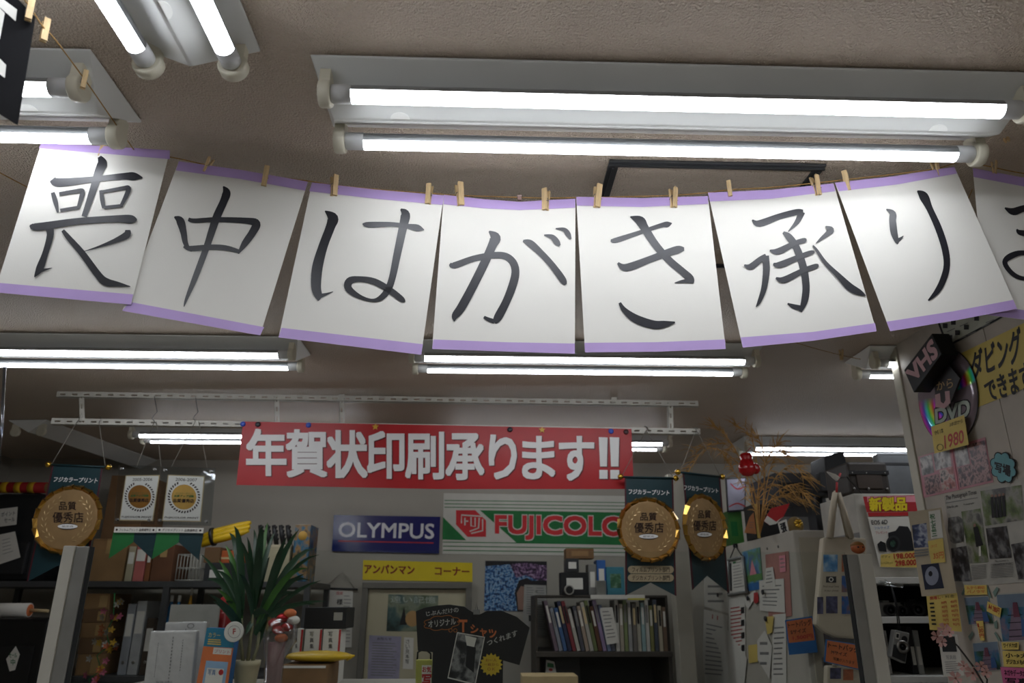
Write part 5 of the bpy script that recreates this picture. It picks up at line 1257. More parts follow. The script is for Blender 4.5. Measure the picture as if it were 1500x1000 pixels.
# goods on the locker
def onlocker(name, label, x0, y0, x1, y1, m, Y, d, zb=zc + E_, lm=None, cat='box', bev=.003):
    o = pbox(name, label, cat, x0, y0, x1, y1, Y, d, m, zb, bevel=bev); lo, hi = lohi(o)
    if lm: MB().box2((lo.x + .01, lo.y - .001, lo.z + (hi.z - lo.z) * .3), (lo.x + (hi.x - lo.x) * .6, lo.y, lo.z + (hi.z - lo.z) * .7)).build('box_label', lm, o)
    return lo, hi
onlocker('grey_crate', 'lower dark grey crate behind the dried grass ornament', 1140, 742, 1212, 770, M('grey_crate', '#4a4a4c', rough=.6), 3.75, .5, lm=m_greyp)
lo, hi = onlocker('grey_crate', 'upper dark grey crate behind the dried grass ornament', 1138, 692, 1208, 741, M('grey_crate_b', '#55565a', rough=.6), 3.78, .4, zb=onY(1176, 742, 3.75).z + .004, lm=m_dark)
onlocker('green_box', 'narrow green box beside the narrow gold plaque', 1068, 748, 1088, 790, M('green_box', '#3f7a34', rough=.5), 4.2, .1, lm=m_gr)
lo, hi = onlocker('black_box', 'black box with labels under the red and white paper fan', 1105, 738, 1140, 778, m_black, 3.62, .14)
MB().box2((lo.x + .005, lo.y - .001, lo.z), (lo.x + .02, lo.y, hi.z)).build('yellow_stripe', m_yel, next(o for o in COL.objects if o.get('label') == 'black box with labels under the red and white paper fan'))
sfq = surfY(4.18); q = [(1063, 700), (1093, 698), (1092, 748), (1066, 750)]
o, pr = sheet('framed_drawing', 'pale lilac framed drawing with a red curve above the green box', 'picture', q, sfq, m_dark, .012); pr.rect(.06, .05, .94, .95, M('lilac_print', '#9a98a8')); pr.stroke([(1070, 708, 1.5), (1080, 716, 2), (1092, 712, 1.5)], m_redp); pr.stroke([(1068, 742, 1.5), (1080, 737, 2), (1092, 742, 1.5)], m_redp); pr.build('drawing', o)
sfq = surfY(3.60); o, pr = paper('orange_slip', 'pale orange slip leaning on the black box', 'paper', [(1098, 757), (1104, 750), (1108, 782), (1090, 780)], sfq, M('peach_paper', '#c98a5c')); pr.q = rq(1096, 758, 1106, 780); pr.lines(.2, .3, .8, .8, 3, m_greyp, .2); pr.build('writing', o)
# dried grass ornament with hanging decorations
YG = 3.45
gr = thing('dried_grass_ornament', 'bunch of dried golden grass arching over the locker', 'dried grass', onY(1110, 760, YG))
m_straw = M('dried_straw', '#c49a5c', rough=.8, var=.3, scale=30)
root = onY(1112, 772, YG); root.z = zc + .004
def stalk(mb, pts, r): mb.tube(pts, [r * (1 - .7 * i / (len(pts) - 1)) for i in range(len(pts))], 4)
arcs = [((1112, 772), (1100, 700), (1062, 650), (1015, 660)), ((1112, 772), (1090, 690), (1040, 655), (1008, 690)), ((1112, 772), (1092, 690), (1065, 640), (1045, 625)), ((1112, 772), (1110, 690), (1100, 640), (1075, 622)), ((1112, 772), (1120, 700), (1115, 650), (1092, 625)), ((1112, 772), (1125, 700), (1140, 660), (1150, 670)), ((1112, 772), (1130, 710), (1160, 680), (1178, 700)), ((1112, 772), (1130, 730), (1160, 710), (1182, 730)), ((1112, 772), (1120, 740), (1150, 725), (1175, 735)), ((1112, 772), (1105, 740), (1075, 690), (1063, 670)), ((1112, 772), (1110, 720), (1125, 670), (1140, 650))]
stems = MB(); wisps = MB()
for k, ar in enumerate(arcs):
    P = [onY(x, y, YG + random.uniform(-.05, .05)) for x, y in ar]; P[0] = root.copy(); Q = []
    for i in range(3):
        for t in range(5):
            tt = t / 5; p0 = P[max(i - 1, 0)]; p1 = P[i]; p2 = P[i + 1]; p3 = P[min(i + 2, 3)]
            Q.append(.5 * ((2 * p1) + (p2 - p0) * tt + (2 * p0 - 5 * p1 + 4 * p2 - p3) * tt * tt + (-p0 + 3 * p1 - 3 * p2 + p3) * tt ** 3))
    Q.append(P[3]); MB().tube(Q, [.0028 * (1 - .6 * i / len(Q)) for i in range(len(Q))], 5).build('stalk', m_straw, gr)
    for j in range(46):
        b = Q[random.randint(4, len(Q) - 1)]; i_ = min(len(Q) - 2, 8); d = (Q[-1] - Q[i_]).normalized()
        e = b + (d * random.uniform(.02, .07) + Vector((random.uniform(-.04, .04), random.uniform(-.03, .03), random.uniform(-.05, .03))))
        m_ = b.lerp(e, .5) + Vector((0, 0, random.uniform(.004, .012))); wisps.tube([b, m_, e], [.0019, .0017, .0006], 4)
tag(wisps.build('grass_wisps', m_straw, gr), kind='stuff')
c = onY(1094, 681, YG - .10); rg = thing('red_gourd', 'glossy red gourd ornament hanging in the dried grass', 'ornament', c)
MB().lathe([(0, -.052), (.022, -.048), (.038, -.03), (.04, -.008), (.03, .016), (.026, .026), (.03, .038), (.024, .052), (.008, .058), (0, .058)], c, seg=22).build('gourd_body', M('red_lacquer', '#a81018', rough=.15, spec=.6), rg)
cord(rg, [c + Vector((0, 0, .056)), onY(1100, 655, YG - .03)], .0018, m_redp)
c2 = onY(1106, 686, YG - .09); MB().sphere(c2, .026, 14, 9, sc=(.9, .7, 1.0)).build('side_ball', M('red_lacquer', '#a81018'), rg)
sfq = Surf(onY(1135, 752, YG - .08), (.35, -1, 0))
o, pr = sheet('paper_fan', 'red and white folded paper fan on the locker corner', 'fan', [(1119, 763), (1130, 744), (1157, 737), (1148, 756), (1137, 767), (1128, 769)], sfq, m_redp, .003); pr.poly([(1119, 763), (1124, 755), (1137, 764), (1146, 757), (1137, 767), (1128, 769)], m_white); pr.build('white_half', o)
sfq = surfY(YG - .07); o, pr = paper('word_tag', 'white tag with one large black character below the paper fan', 'tag', [(1139, 765), (1152, 760), (1157, 783), (1145, 788)], sfq); pr.text('張', .2, .15, .8, .72, m_ink3, .04); pr.build('writing', o)
c = onY(1163, 753, YG - .02); gd = thing('gold_bell', 'round straw coloured ball with a gold knot on the locker corner', 'ornament', c); zz = zc + .042
MB().sphere((c.x, c.y, zz), .04, 18, 12, sc=(.9, .9, 1.0)).build('ball_body', M('straw_ball', '#8a744a', rough=.7, bump=.3), gd)
for k in range(6): MB().sphere((c.x + .012 * math.cos(k), c.y - .036, zz + .006 + .012 * math.sin(k)), .009, 8, 6).build('gold_knot', m_bead, gd)

# ================================================================== tote bag and its price cards
YO = 2.60
sfo = surfY(YO); m_canvas = M('canvas', '#b5ab98', rough=.85, var=.06, bump=.2, bscale=300)
tt = thing('tote_bag', 'natural canvas tote bag with nine printed pictures hanging by its handles', 'tote bag', sfo.px(1225, 700))
out = [(1206, 787), (1240, 786), (1270, 788), (1272, 925), (1252, 936), (1226, 934), (1208, 926), (1195, 914)]
MB().prism([sfo.px(*p_) for p_ in out], (0, .035, 0)).build('bag_body', m_canvas, tt, bevel=.008)
for pts in ([(1215, 788), (1219, 750), (1224, 722), (1227, 722), (1236, 750), (1247, 788)],): MB().tube([sfo.px(x, y, .004) for x, y in pts], .011, 6).build('handle', m_canvas, tt)
MB().tube([sfo.px(x, y, -.03) for x, y in [(1217, 788), (1221, 750), (1225, 720), (1230, 730), (1243, 788)]], .009, 6).build('handle', m_canvas, tt)
pr = Print(sfo, off=.0012)
sky = MPH('sky_print', ['#2a5a8a', '#4a86b8', '#b0c4d0'], 25); orp = MPH('orange_pic', ['#8a3a22', '#b0603a', '#7a4a34'], 25); drk = MPH('night_pic', ['#1a1a2c', '#3a3a5a', '#55587a'], 40); blp = MPH('blue_pic', ['#1c3a6a', '#2a5a9a', '#7a5a4a'], 30)
for (x0, y0, x1, y1, m) in ((1206, 812, 1227, 837, sky), (1233, 812, 1256, 837, orp), (1233, 843, 1256, 867, blp), (1197, 874, 1206, 899, drk), (1210, 873, 1227, 898, drk), (1233, 873, 1256, 899, blp)): pr.poly(rq(x0, y0, x1, y1), m)
pr.poly(rq(1210, 844, 1225, 853), m_dark); pr.disc(1217.5, 848.5, 3.5, 3.5, m_white, 16, ring=.6); pr.textq('Find your love', rq(1206, 857, 1229, 861), m_ink3); pr.textq('in your photos', rq(1208, 863, 1228, 867), m_ink3); pr.build('picture_print', tt)
hk = sfo.px(1226, 700, -.01); hg = thing('bag_hook', 'white bird shaped hook with a red cord holding the tote bag', 'hook', hk)
MB().tube([sfo.px(1225.5, 722, -.005), sfo.px(1226, 706, -.005)], .004, 6).build('red_cord', m_redp, hg); MB().prism([sfo.px(*p_, 0) for p_ in ((1212, 690), (1224, 694), (1231, 699), (1227, 704), (1222, 700))], (0, .012, 0)).build('bird', m_white, hg, bevel=.002); MB().tube([sfo.px(1227, 703, -.005), sfo.px(1231, 693, -.005)], .004, 6).build('red_loop', m_redp, hg)
MB().tube([sfo.px(1226, 700, -.014), sfo.px(1240, 698, -.10), sfo.px(1262, 722, -.175)], .003, 6).build('hook_arm', m_black, hg)
def card2(label, q, Y, rows, border, face):
    sf = surfY(Y); o, pr = sheet('price_card', label, 'price card', q, sf, border, .002, 'orange price cards'); pr.rect(.04, .04, .96, .66 if rows == 2 else .96, face); return o, pr
o, pr = card2('orange and blue price card for the small tote, on the locker front', [(1150, 908), (1190, 902), (1198, 955), (1156, 959)], YN - .03, 2, m_blue, m_orange)
pr.text('トートバッグ', .08, .08, .92, .24, m_ink3, .02); pr.text('Sサイズ', .15, .3, .7, .42, m_ink3, .02); pr.text('1,500円', .2, .48, .9, .6, m_redp, .02); pr.build('card_print', o)
sb_ = thing('tote_bag', 'second tote bag below, covered by an orange price card', 'tote bag', surfY(2.6).px(1240, 960)); s285 = surfY(2.60)
MB().prism([s285.px(*p_) for p_ in ((1212, 975), (1275, 975), (1275, 1030), (1210, 1030))], (0, .03, 0)).build('bag_body', m_canvas, sb_, bevel=.006)
pr = Print(s285, off=.001); pr.poly(rq(1216, 978, 1232, 994), drk); pr.poly(rq(1235, 980, 1250, 996), orp); pr.build('picture_print', sb_)
MB().tube([s285.px(1222, 976, .0), s285.px(1228, 950, -.02), s285.px(1245, 945, -.02), s285.px(1258, 976, 0)], .008, 6).build('handle', m_canvas, sb_)
o, pr = card2('orange price card with a blue border for the medium tote, near the right post', [(1210, 936), (1261, 944), (1259, 981), (1207, 969)], 2.57, 3, m_blue, m_orange)
pr.text('トートバッグ', .08, .1, .95, .34, m_ink3, .02); pr.text('Mサイズ', .18, .42, .62, .58, m_ink3, .02); pr.text('写真が入ります', .25, .7, .85, .84, m_ink3, .01); pr.build('card_print', o)

# ================================================================== camera shelf at the right
YK = 2.72
ks = thing('camera_shelf', 'white shelf unit with cameras between the right post and the poster wall', 'shelf', (1.35, YK, 0))
kx0, kx1 = onY(1262, 850, YK + .02).x, X_WALL + .55
zk1, zk2, zk3 = onY(1310, 845, YK).z, onY(1315, 903, YK).z, onY(1315, 990, YK).z
for z in (zk1, zk2, zk3): MB().box2((kx0, YK, z - .022), (kx1, YK + .4, z)).build('shelf_board', m_white_metal, ks, bevel=.002)
MB().box2((kx0, YK + .39, 0), (kx1, YK + .4, zk1 - .022)).build('shelf_back', m_black, ks)
for x in (kx0, kx1 - .02): MB().box2((x, YK, 0), (x + .02, YK + .39, zk1 - .022)).build('shelf_side', m_dark, ks)
# white box with new-product poster
wb = pbox('white_box', 'big white box with a leaning product poster', 'box', 1259, 723, 1400, 838, YK + .06, .3, M('white_carton', '#b8b4aa', rough=.6), zk1 + E_); lo, hi = lohi(wb); wtop = hi.z; wlo = lo
MB().box2((lo.x - .001, lo.y, lo.z + .12), (lo.x, hi.y - .1, lo.z + .16)).build('side_print', m_greyp, wb)
sfe = surfY(YK + .045); q = [(1264, 727), (1345, 725), (1350, 832), (1289, 831)]
o, pr = sheet('product_poster', 'product poster with a red top band and a black camera', 'poster', q, sfe, m_white, .001)
pr.rect(0, .0, 1, .22, M('red_gradient_print', '#a8242a')); pr.poly([(1270, 727), (1345, 726), (1346, 735), (1271, 735)], m_pink)
pr.textq('新製品', [(1273, 729), (1328, 728), (1328, 747), (1275, 748)], M('outline_red', '#7a1014'), .09); pr.textq('新製品', [(1273, 729), (1328, 728), (1328, 747), (1275, 748)], M('vivid_yellow', '#e0c81c'), .045)
pr.rect(.02, .225, 1, .28, m_redp); pr.textq('EOS 6D', [(1276, 762), (1300, 761), (1300, 767), (1277, 768)], m_ink3, .02); pr.textq('フルサイズ', [(1280, 771), (1303, 770), (1303, 774), (1281, 775)], m_blue); pr.textq('プレゼント', [(1282, 778), (1300, 777), (1300, 781), (1283, 782)], m_redp)
pr.poly([(1290, 812), (1345, 806), (1350, 831), (1290, 830)], m_yel)
pr.poly([(1301, 780), (1312, 777), (1317, 770), (1330, 771), (1334, 778), (1345, 780), (1346, 806), (1303, 806)], m_ink3); pr.disc(1308.5, 796, 10.5, 12, m_dark, 24); pr.disc(1308, 796, 7.5, 9, m_black, 24); pr.disc(1308, 796, 4, 5, MPH('lens_glass', ['#2a2438', '#3a5a4a', '#101018'], 60), 20); pr.poly([(1285, 797), (1290, 792), (1297, 795), (1299, 808), (1288, 807)], m_ink3)
pr.textq('198.000', [(1309, 811), (1341, 809.5), (1341, 816.5), (1310, 818)], m_redp, .04); pr.textq('298.000', [(1311, 821), (1342, 819), (1342, 827), (1312, 828.5)], m_redp, .04); pr.textq('ボディ', rq(1291, 813, 1304, 817), m_ink3); pr.textq('レンズキット', rq(1291, 822, 1308, 826), m_ink3); pr.build('poster_print', o)
# bags and case on the white box
zz = wtop + E_
o = pbox('travel_case', 'dark brown riveted travel case on the white box', 'case', 1243, 676, 1302, 722, YK + .08, .2, M('brown_leather', '#2e2823', rough=.5, var=.2), zz, bevel=.01); lo, hi = lohi(o); 
dx = max(0, wlo.x - lo.x)
MB().box2((lo.x + .03, lo.y - .004, lo.z + .02), (hi.x - .03, lo.y, lo.z + .09)).build('front_panel', M('dark_wood_panel', '#3a3029', rough=.5), o, bevel=.002)
MB().box2((lo.x, lo.y - .006, hi.z - .05), (hi.x, lo.y, hi.z - .035)).build('lid_band', m_black, o)
for x in (lo.x + .015, lo.x + .07, hi.x - .015):
    for z in (lo.z + .02, lo.z + .08): MB().sphere((x, lo.y - .002, z), .005, 8, 6).build('rivet', m_spring, o)
bb_ = thing('black_light_box', 'black boxy lamp hood beside the travel case', 'lamp hood', onY(1222, 700, YK + .3)); P = [onY(x, y, YK + .77) for x, y in ((1208, 668), (1236, 660), (1243, 690), (1240, 722), (1212, 724))]
MB().prism(P, (0, .17, 0)).build('hood', bagm, bb_, bevel=.006); MB().box(onY(1205, 706, YK + .78), (.04, .05, .09)).build('hood_clamp', m_black, bb_, bevel=.004); 
hb = onY(1226, 723, YK + .79); MB().tube([hb + Vector((-.05, .1, 0)), Vector((hb.x - .05, hb.y + .1, zc + E_))], .02, 10).build('hood_stand', m_dark, bb_)
o = pbox('silver_case', 'shiny silver case behind the travel case', 'case', 1290, 664, 1420, 722, YK + .3, .05, M('silver_case', '#6f7274', rough=.3, metal=.5, bump=.1, bscale=8), zz, bevel=.01); lo, hi = lohi(o)
MB().box2((lo.x + .02, lo.y - .004, hi.z - .05), (hi.x, lo.y, hi.z - .04)).build('case_seam', m_dark, o)
# cameras and boxes on the shelves
def camera(label, x, y, Y, w, zb, m, lensm=None):
    c = onY(x, y, Y); h = w * .62; rt = thing('camera', label, 'camera', (c.x, Y, zb), 'cameras on the white shelf')
    MB().box2((c.x - w / 2, Y, zb), (c.x + w / 2, Y + .035, zb + h)).build('camera_body', m, rt, bevel=.006); MB().box2((c.x - w * .2, Y + .005, zb + h), (c.x + w * .15, Y + .03, zb + h * 1.15)).build('viewfinder', m, rt, bevel=.003)
    MB().lathe([(h * .42, 0), (h * .42, .02), (h * .34, .024), (h * .3, .018)], (c.x, Y, zb + h * .45), (0, -1, 0), seg=20).build('lens_barrel', lensm or m_black, rt); MB().lathe([(h * .28, 0), (0, .002)], (c.x, Y - .018, zb + h * .45), (0, -1, 0), seg=16).build('lens_glass', M('camera_glass', '#14161c', rough=.1), rt)
m_sil = M('silver_plastic', '#8c8c88', rough=.35, metal=.3)
camera('silver camera standing left on the middle shelf', 1301, 890, YK + .05, .075, zk2 + E_, m_sil); camera('second silver camera standing on the middle shelf', 1318, 890, YK + .07, .065, zk2 + E_, m_sil); camera('black camera in the dark end of the middle shelf', 1341, 890, YK + .06, .08, zk2 + E_, m_black)
for k, (x0, x1, c, lab) in enumerate(((1282, 1291, '#8a8a86', 'grey file at the left of the lower shelf'), (1292, 1303, '#a8a6a0', 'white file on the lower shelf, left of the hanging camera'), (1333, 1341, '#2a2a2c', 'black file right of the hanging camera'), (1342, 1350, '#9a9a96', 'pale file right of the black file'))):
    o = pbox('document_file', lab, 'file', x0, 918 + k % 2 * 5, x1, 988, YK + .06, .2, M('document_file_%d' % k, c, rough=.5), zk3 + E_, 'files on the lower camera shelf', bevel=.002); lo, hi = lohi(o)
    MB().box2((lo.x + .004, lo.y - .001, lo.z + .03), (hi.x - .004, lo.y, lo.z + .09)).build('spine_label', m_white, o)
# camera hanging by its strap, and clear clips
sfc = surfY(YK - .04); hc = thing('hanging_camera', 'silver and black compact camera hanging by its strap', 'camera', sfc.px(1318, 940))
q = [(1311, 922), (1333, 927), (1327, 972), (1305, 962)]
MB().prism([sfc.px(*p_) for p_ in q], (0, .03, 0)).build('camera_body', m_sil, hc, bevel=.004)
pr = Print(sfc, q, off=.001); pr.rect(.06, .52, .95, .96, m_dark); pr.rect(.1, .08, .35, .3, m_white); pr.rect(.14, .12, .31, .26, m_ink3); pr.udisc(.7, .24, .2, .11, m_ink3); pr.build('front_trim', hc)
c = sfc.px(1321, 947); MB().lathe([(.021, 0), (.021, .01), (.014, .012), (.012, .006)], c, (0, -1, 0), seg=22).build('lens_ring', m_spring, hc); MB().lathe([(.011, 0), (0, .003)], c + Vector((0, -.007, 0)), (0, -1, 0), seg=14).build('lens_glass', M('camera_glass', '#14161c'), hc)
cord(hc, [sfc.px(1316, 923, -.01), sfc.px(1313, 890, .0), sfc.px(1305, 858, .0)], .0022, m_black, 'strap'); cord(hc, [sfc.px(1319, 924, -.01), sfc.px(1315, 890, .0), sfc.px(1306, 858, .0)], .0022, m_black, 'strap')
m_cl = MCLEAR('clear_clip_plastic', '#e8ecec', gloss=.15)
ch = thing('clear_hanger', 'clear plastic hanger bar at the shelf edge', 'hanger', sfc.px(1305, 855)); a = sfc.px(1288, 853); b = sfc.px(1322, 858)
MB().tube([a, b], .007, 8).build('hanger_bar', m_cl, ch); MB().tube([sfc.px(1305, 856), Vector((sfc.px(1305, 850).x, YK, zk1 - .01))], .003, 6).build('hanger_hook', m_cl, ch)
# small toy on the right post
tz = zR + .001; tx = (onY(1262, 800, Y_POST).x); ty = thing('orange_toy', 'small orange toy head with dark hair on the right ivory post', 'toy', (tx, Y_POST + .02, tz))
k_ = .9
MB().sphere((tx, Y_POST + .02, tz + .016 * k_), .018 * k_, 16, 10, sc=(1.1, .9, .85)).build('head', M('orange_rubber', '#a0552a', rough=.5), ty); MB().sphere((tx, Y_POST + .022, tz + .023 * k_), .017 * k_, 16, 10, sc=(1.12, .95, .7)).build('hair', M('ochre_hair', '#7a5220', rough=.6), ty)
for s in (-1, 1): MB().sphere((tx + s * .006, Y_POST + .0055, tz + .016), .0022, 8, 6).build('eye', m_ink3, ty); 
MB().sphere((tx, Y_POST + .003, tz + .012), .004, 10, 6).build('nose', M('orange_rubber', '#a0552a'), ty)

# ================================================================== poster wall
sfx = surfX(X_WALL - .0015)
g6 = lambda L: [(1300 + x * .2, 460 + y * .2) for x, y in L]
g4 = lambda L: [(1200 + x * .2, 640 + y * .2) for x, y in L]
g5 = lambda L: [(1200 + x * .2, 800 + y * .2) for x, y in L]
o, pr = paper('parts_chart', 'white chart of small items with a black border under the last sheets', 'poster', [(1371, 466), (1468, 428), (1470, 464), (1387, 509)], sfx, M('pale_green_white', '#b4b8aa', rough=.5))
pr.poly([(1386, 506), (1470, 461), (1470, 464), (1387, 509)], m_ink3); pr.poly([(1371, 466), (1374, 465), (1389, 507), (1387, 509)], m_ink3)
for k, (x, y) in enumerate(((1384, 477), (1396, 472), (1391, 494), (1402, 487), (1415, 479), (1430, 466))): pr.poly(rq(x - 3, y - 3.5, x + 4, y + 3.5), m_ink3 if k % 2 else m_dark)
for k, (x, y) in enumerate(((1387, 485), (1406, 477), (1404, 496), (1417, 490), (1438, 478), (1444, 472))): pr.poly([(x, y), (x + 12, y - 5), (x + 12, y - 3.6), (x, y + 1.4)], m_greyp)
pr.build('chart_print', o)
o, pr = paper('yellow_poster', 'yellow sheet with large black handwritten kana on the poster wall', 'poster', [(1404, 519), (1512, 467), (1532, 556), (1428, 598)], sfx, M('pale_yellow_paper', '#cdb860', rough=.6, var=.04))
pr.textq('ダビング', [(1421, 518), (1494, 478), (1496, 528), (1425, 556)], m_ink3, .025); pr.textq('できます', [(1440, 560), (1506, 529), (1510, 570), (1449, 588)], m_ink3, .025); pr.build('writing', o)
# optical disc
dc = onX(1386, 580, X_WALL - .005); RD = (onX(1386, 510, X_WALL - .012) - onX(1386, 650, X_WALL - .005)).length / 2
dk = thing('optical_disc', 'big shiny rainbow optical disc on the poster wall', 'disc', dc)
md = M('disc_painted_rainbow', '#8d8088', rough=.16, metal=.85, var=.04)
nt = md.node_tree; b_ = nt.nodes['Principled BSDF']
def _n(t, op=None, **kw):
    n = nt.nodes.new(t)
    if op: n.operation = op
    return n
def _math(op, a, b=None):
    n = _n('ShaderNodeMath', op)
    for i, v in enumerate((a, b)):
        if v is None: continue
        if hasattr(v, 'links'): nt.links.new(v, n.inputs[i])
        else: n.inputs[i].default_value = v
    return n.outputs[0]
# diffraction glints painted into the base colour: hue by radius inside two fixed wedges
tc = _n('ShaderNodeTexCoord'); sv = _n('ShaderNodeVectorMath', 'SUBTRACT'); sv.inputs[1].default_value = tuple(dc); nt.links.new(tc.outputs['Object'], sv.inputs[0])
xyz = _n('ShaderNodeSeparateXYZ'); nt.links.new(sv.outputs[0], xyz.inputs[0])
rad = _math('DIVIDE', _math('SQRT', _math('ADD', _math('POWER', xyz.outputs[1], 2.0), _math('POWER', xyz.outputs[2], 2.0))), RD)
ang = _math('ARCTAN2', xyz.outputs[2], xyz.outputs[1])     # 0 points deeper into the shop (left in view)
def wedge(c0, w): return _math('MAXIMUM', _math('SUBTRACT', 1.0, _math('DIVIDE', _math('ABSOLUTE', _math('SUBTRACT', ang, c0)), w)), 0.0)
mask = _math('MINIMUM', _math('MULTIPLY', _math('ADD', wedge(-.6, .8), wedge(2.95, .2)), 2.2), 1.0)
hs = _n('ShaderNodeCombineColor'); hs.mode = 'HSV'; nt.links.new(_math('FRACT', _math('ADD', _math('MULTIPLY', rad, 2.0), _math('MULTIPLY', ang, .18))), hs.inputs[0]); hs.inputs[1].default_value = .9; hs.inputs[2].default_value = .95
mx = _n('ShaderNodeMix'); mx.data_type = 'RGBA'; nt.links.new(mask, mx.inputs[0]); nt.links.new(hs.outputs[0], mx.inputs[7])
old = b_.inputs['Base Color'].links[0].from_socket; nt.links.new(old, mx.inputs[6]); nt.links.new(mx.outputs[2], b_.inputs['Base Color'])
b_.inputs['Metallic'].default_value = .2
prof = [(RD, 0), (RD, .0012)] + [(RD * t, .0012) for t in (.8, .6, .4, .2)] + [(.012, .0012)]
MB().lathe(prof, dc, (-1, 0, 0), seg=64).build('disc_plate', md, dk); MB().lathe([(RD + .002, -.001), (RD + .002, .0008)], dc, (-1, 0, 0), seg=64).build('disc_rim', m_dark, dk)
s_d = surfX(X_WALL - .0065); pr = Print(s_d, off=.0004)
for m, b in ((m_ink3, .11), (M('pale_mint', '#aeb8ac', rough=.6), .045)): pr.textq('DVD', g6([(350, 700), (600, 625), (598, 745), (355, 800)]), m, b)
pr.build('disc_lettering', dk)
# tape shaped box sign and arrow
s_v = surfX(X_WALL - .075); face = g6([(120, 410), (325, 140), (395, 290), (192, 575)])
vs = thing('tape_box_sign', 'black tape shaped box sign with pink letters above the disc', 'sign', s_v.px(1355, 530))
MB().prism([s_v.px(*p_) for p_ in face], (.055, 0, 0)).build('tape_box', m_black, vs, bevel=.003)
pr = Print(s_v, off=.0015); pr.textq('VHS', g6([(135, 425), (325, 180), (370, 300), (200, 490)]), M('pale_pink_letters', '#c09a9c', rough=.6), .06); pr.build('letters', vs)

s_a = surfX(X_WALL - .030)
o, pr = sheet('arrow_sign', 'dark folded arrow sign pointing down between box and disc', 'sign', g6([(345, 490), (440, 360), (530, 470), (465, 640), (430, 665), (350, 690)]), s_a, M('dark_card', '#1f1b1c', rough=.5), .006)
pr.textq('から', g6([(358, 500), (475, 465), (480, 535), (362, 560)]), M('tan_letters', '#a88a5c'), .01); pr.poly(g6([(348, 590), (385, 578), (390, 640), (410, 655), (425, 630), (420, 565), (455, 560), (460, 650), (420, 690), (352, 680)]), M('pale_pink_letters', '#c09a9c')); pr.build('letters', o)
o, pr = paper('price_note', 'yellow price note with red handwritten digits stuck over the disc', 'price note', [(1364, 625), (1412, 607.5), (1419, 651), (1369, 664)], surfX(X_WALL - .022), m_yel)
pr.textq('1980', [(1383, 638), (1411, 629), (1412, 648), (1384, 657)], m_redp, .02); pr.textq('VHS 1本', [(1368, 630), (1381, 626), (1382, 634), (1369, 638)], m_ink3); pr.textq('2本目から', [(1391, 619), (1410, 613), (1410, 619), (1391, 625)], m_ink3); pr.disc(1377, 655, 5, 5, m_ink3, 16, ring=.85); pr.build('writing', o)
# album print, cloud label, newspaper
o, pr = paper('album_print', 'pink open album print full of small photos on the poster wall', 'photo', [(1345, 669), (1443, 640), (1455, 706), (1353, 729)], sfx, M('album_pink', '#b57d86', rough=.4))
ph1 = MPH('grey_people_photo', ['#3a3638', '#8a8686', '#c4c0be', '#5a4a48'], 30); ph2 = MPH('festive_photo', ['#4a2a2c', '#a8605c', '#c4b0a8', '#2a2228'], 45); ph3 = MPH('crowd_photo', ['#1c1a20', '#5a4048', '#b08a86', '#3a3038'], 70)
pr.rect(.02, .03, .20, .47, ph1); pr.rect(.22, .03, .46, .43, ph1); pr.rect(.04, .52, .26, .95, ph3); pr.rect(.27, .45, .47, .93, ph2); pr.rect(.53, .05, .72, .48, ph1); pr.rect(.53, .5, .78, .95, ph3); pr.rect(.74, .06, .98, .95, ph3); pr.rect(.49, 0, .505, 1, m_pink); pr.build('album_photos', o)
cl = []
for k in range(40):
    a = 2 * math.pi * k / 40; r = .9 + .2 * abs(math.sin(4 * a)); cl.append((1469.5 + 18 * r * math.cos(a) + 3 * math.sin(a), 684.5 + 22 * r * math.sin(a)))
o, pr = sheet('cloud_label', 'teal cloud shaped label with black writing on the poster wall', 'label', cl, surfX(X_WALL - .006), m_ink3, .002); pr.poly([(1469.5 + (x - 1469.5) * .93, 684.5 + (y - 684.5) * .93) for x, y in cl], M('teal_paper', '#6aa0a6')); pr.textq('写場', [(1457, 676), (1480, 682), (1480, 698), (1458, 690)], m_ink3, .04); pr.build('writing', o)
o, pr = paper('photo_newspaper', 'large photo newspaper with a serif headline and several portraits', 'newspaper', [(1383, 727), (1530, 692), (1534, 850), (1402, 860)], sfx, M('newspaper_stock', '#aaa79e', rough=.7))
pr.textq('The Photograph Times', g4([(925, 430), (1150, 385), (1153, 425), (928, 472)]), m_ink3, .01); pr.poly(g4([(925, 480), (1160, 440), (1161, 446), (926, 486)]), m_greyp); pr.textq('Only for you', g4([(935, 505), (1015, 492), (1016, 515), (937, 528)]), m_ink3, .01); pr.textq('Photography', g4([(1058, 488), (1135, 475), (1136, 490), (1060, 503)]), m_ink3)
grn = MPH('meadow_photo', ['#2a3a22', '#5a6a3a', '#8a8a80', '#4a4a4a'], 18); drkp = MPH('dark_people_photo', ['#121214', '#2c2a2c', '#5a5a5c', '#7a7a78'], 40); oval = MPH('oval_portrait', ['#1c1c1c', '#5a5a58', '#8a8a86'], 40)
pr.poly(g4([(1180, 395), (1480, 350), (1500, 605), (1215, 650)]), grn); pr.poly(g4([(1040, 545), (1180, 522), (1240, 915), (1100, 925)]), grn); pr.poly(g4([(1220, 668), (1372, 650), (1410, 882), (1250, 893)]), drkp); pr.poly(g4([(965, 815), (1080, 795), (1115, 1055), (990, 1055)]), drkp); pr.poly(g4([(1405, 785), (1590, 750), (1600, 1020), (1460, 1040)]), drkp)
pr.poly(g4([(945, 590), (1020, 578), (1050, 600), (1060, 690), (1055, 765), (985, 780), (960, 760), (942, 680)]), oval)
for x, y in ((1268, 440), (1295, 440), (1322, 436), (1350, 430)): pr.poly(g4([(x - 14, y), (x + 8, y - 4), (x + 20, y + 150), (x - 4, y + 152)]), m_ink3); pr.off -= pr.step; pr.disc(*g4([(x - 2, y - 10)])[0], 2.0, 2.4, M('skin_print', '#8a6a5c'), 10)
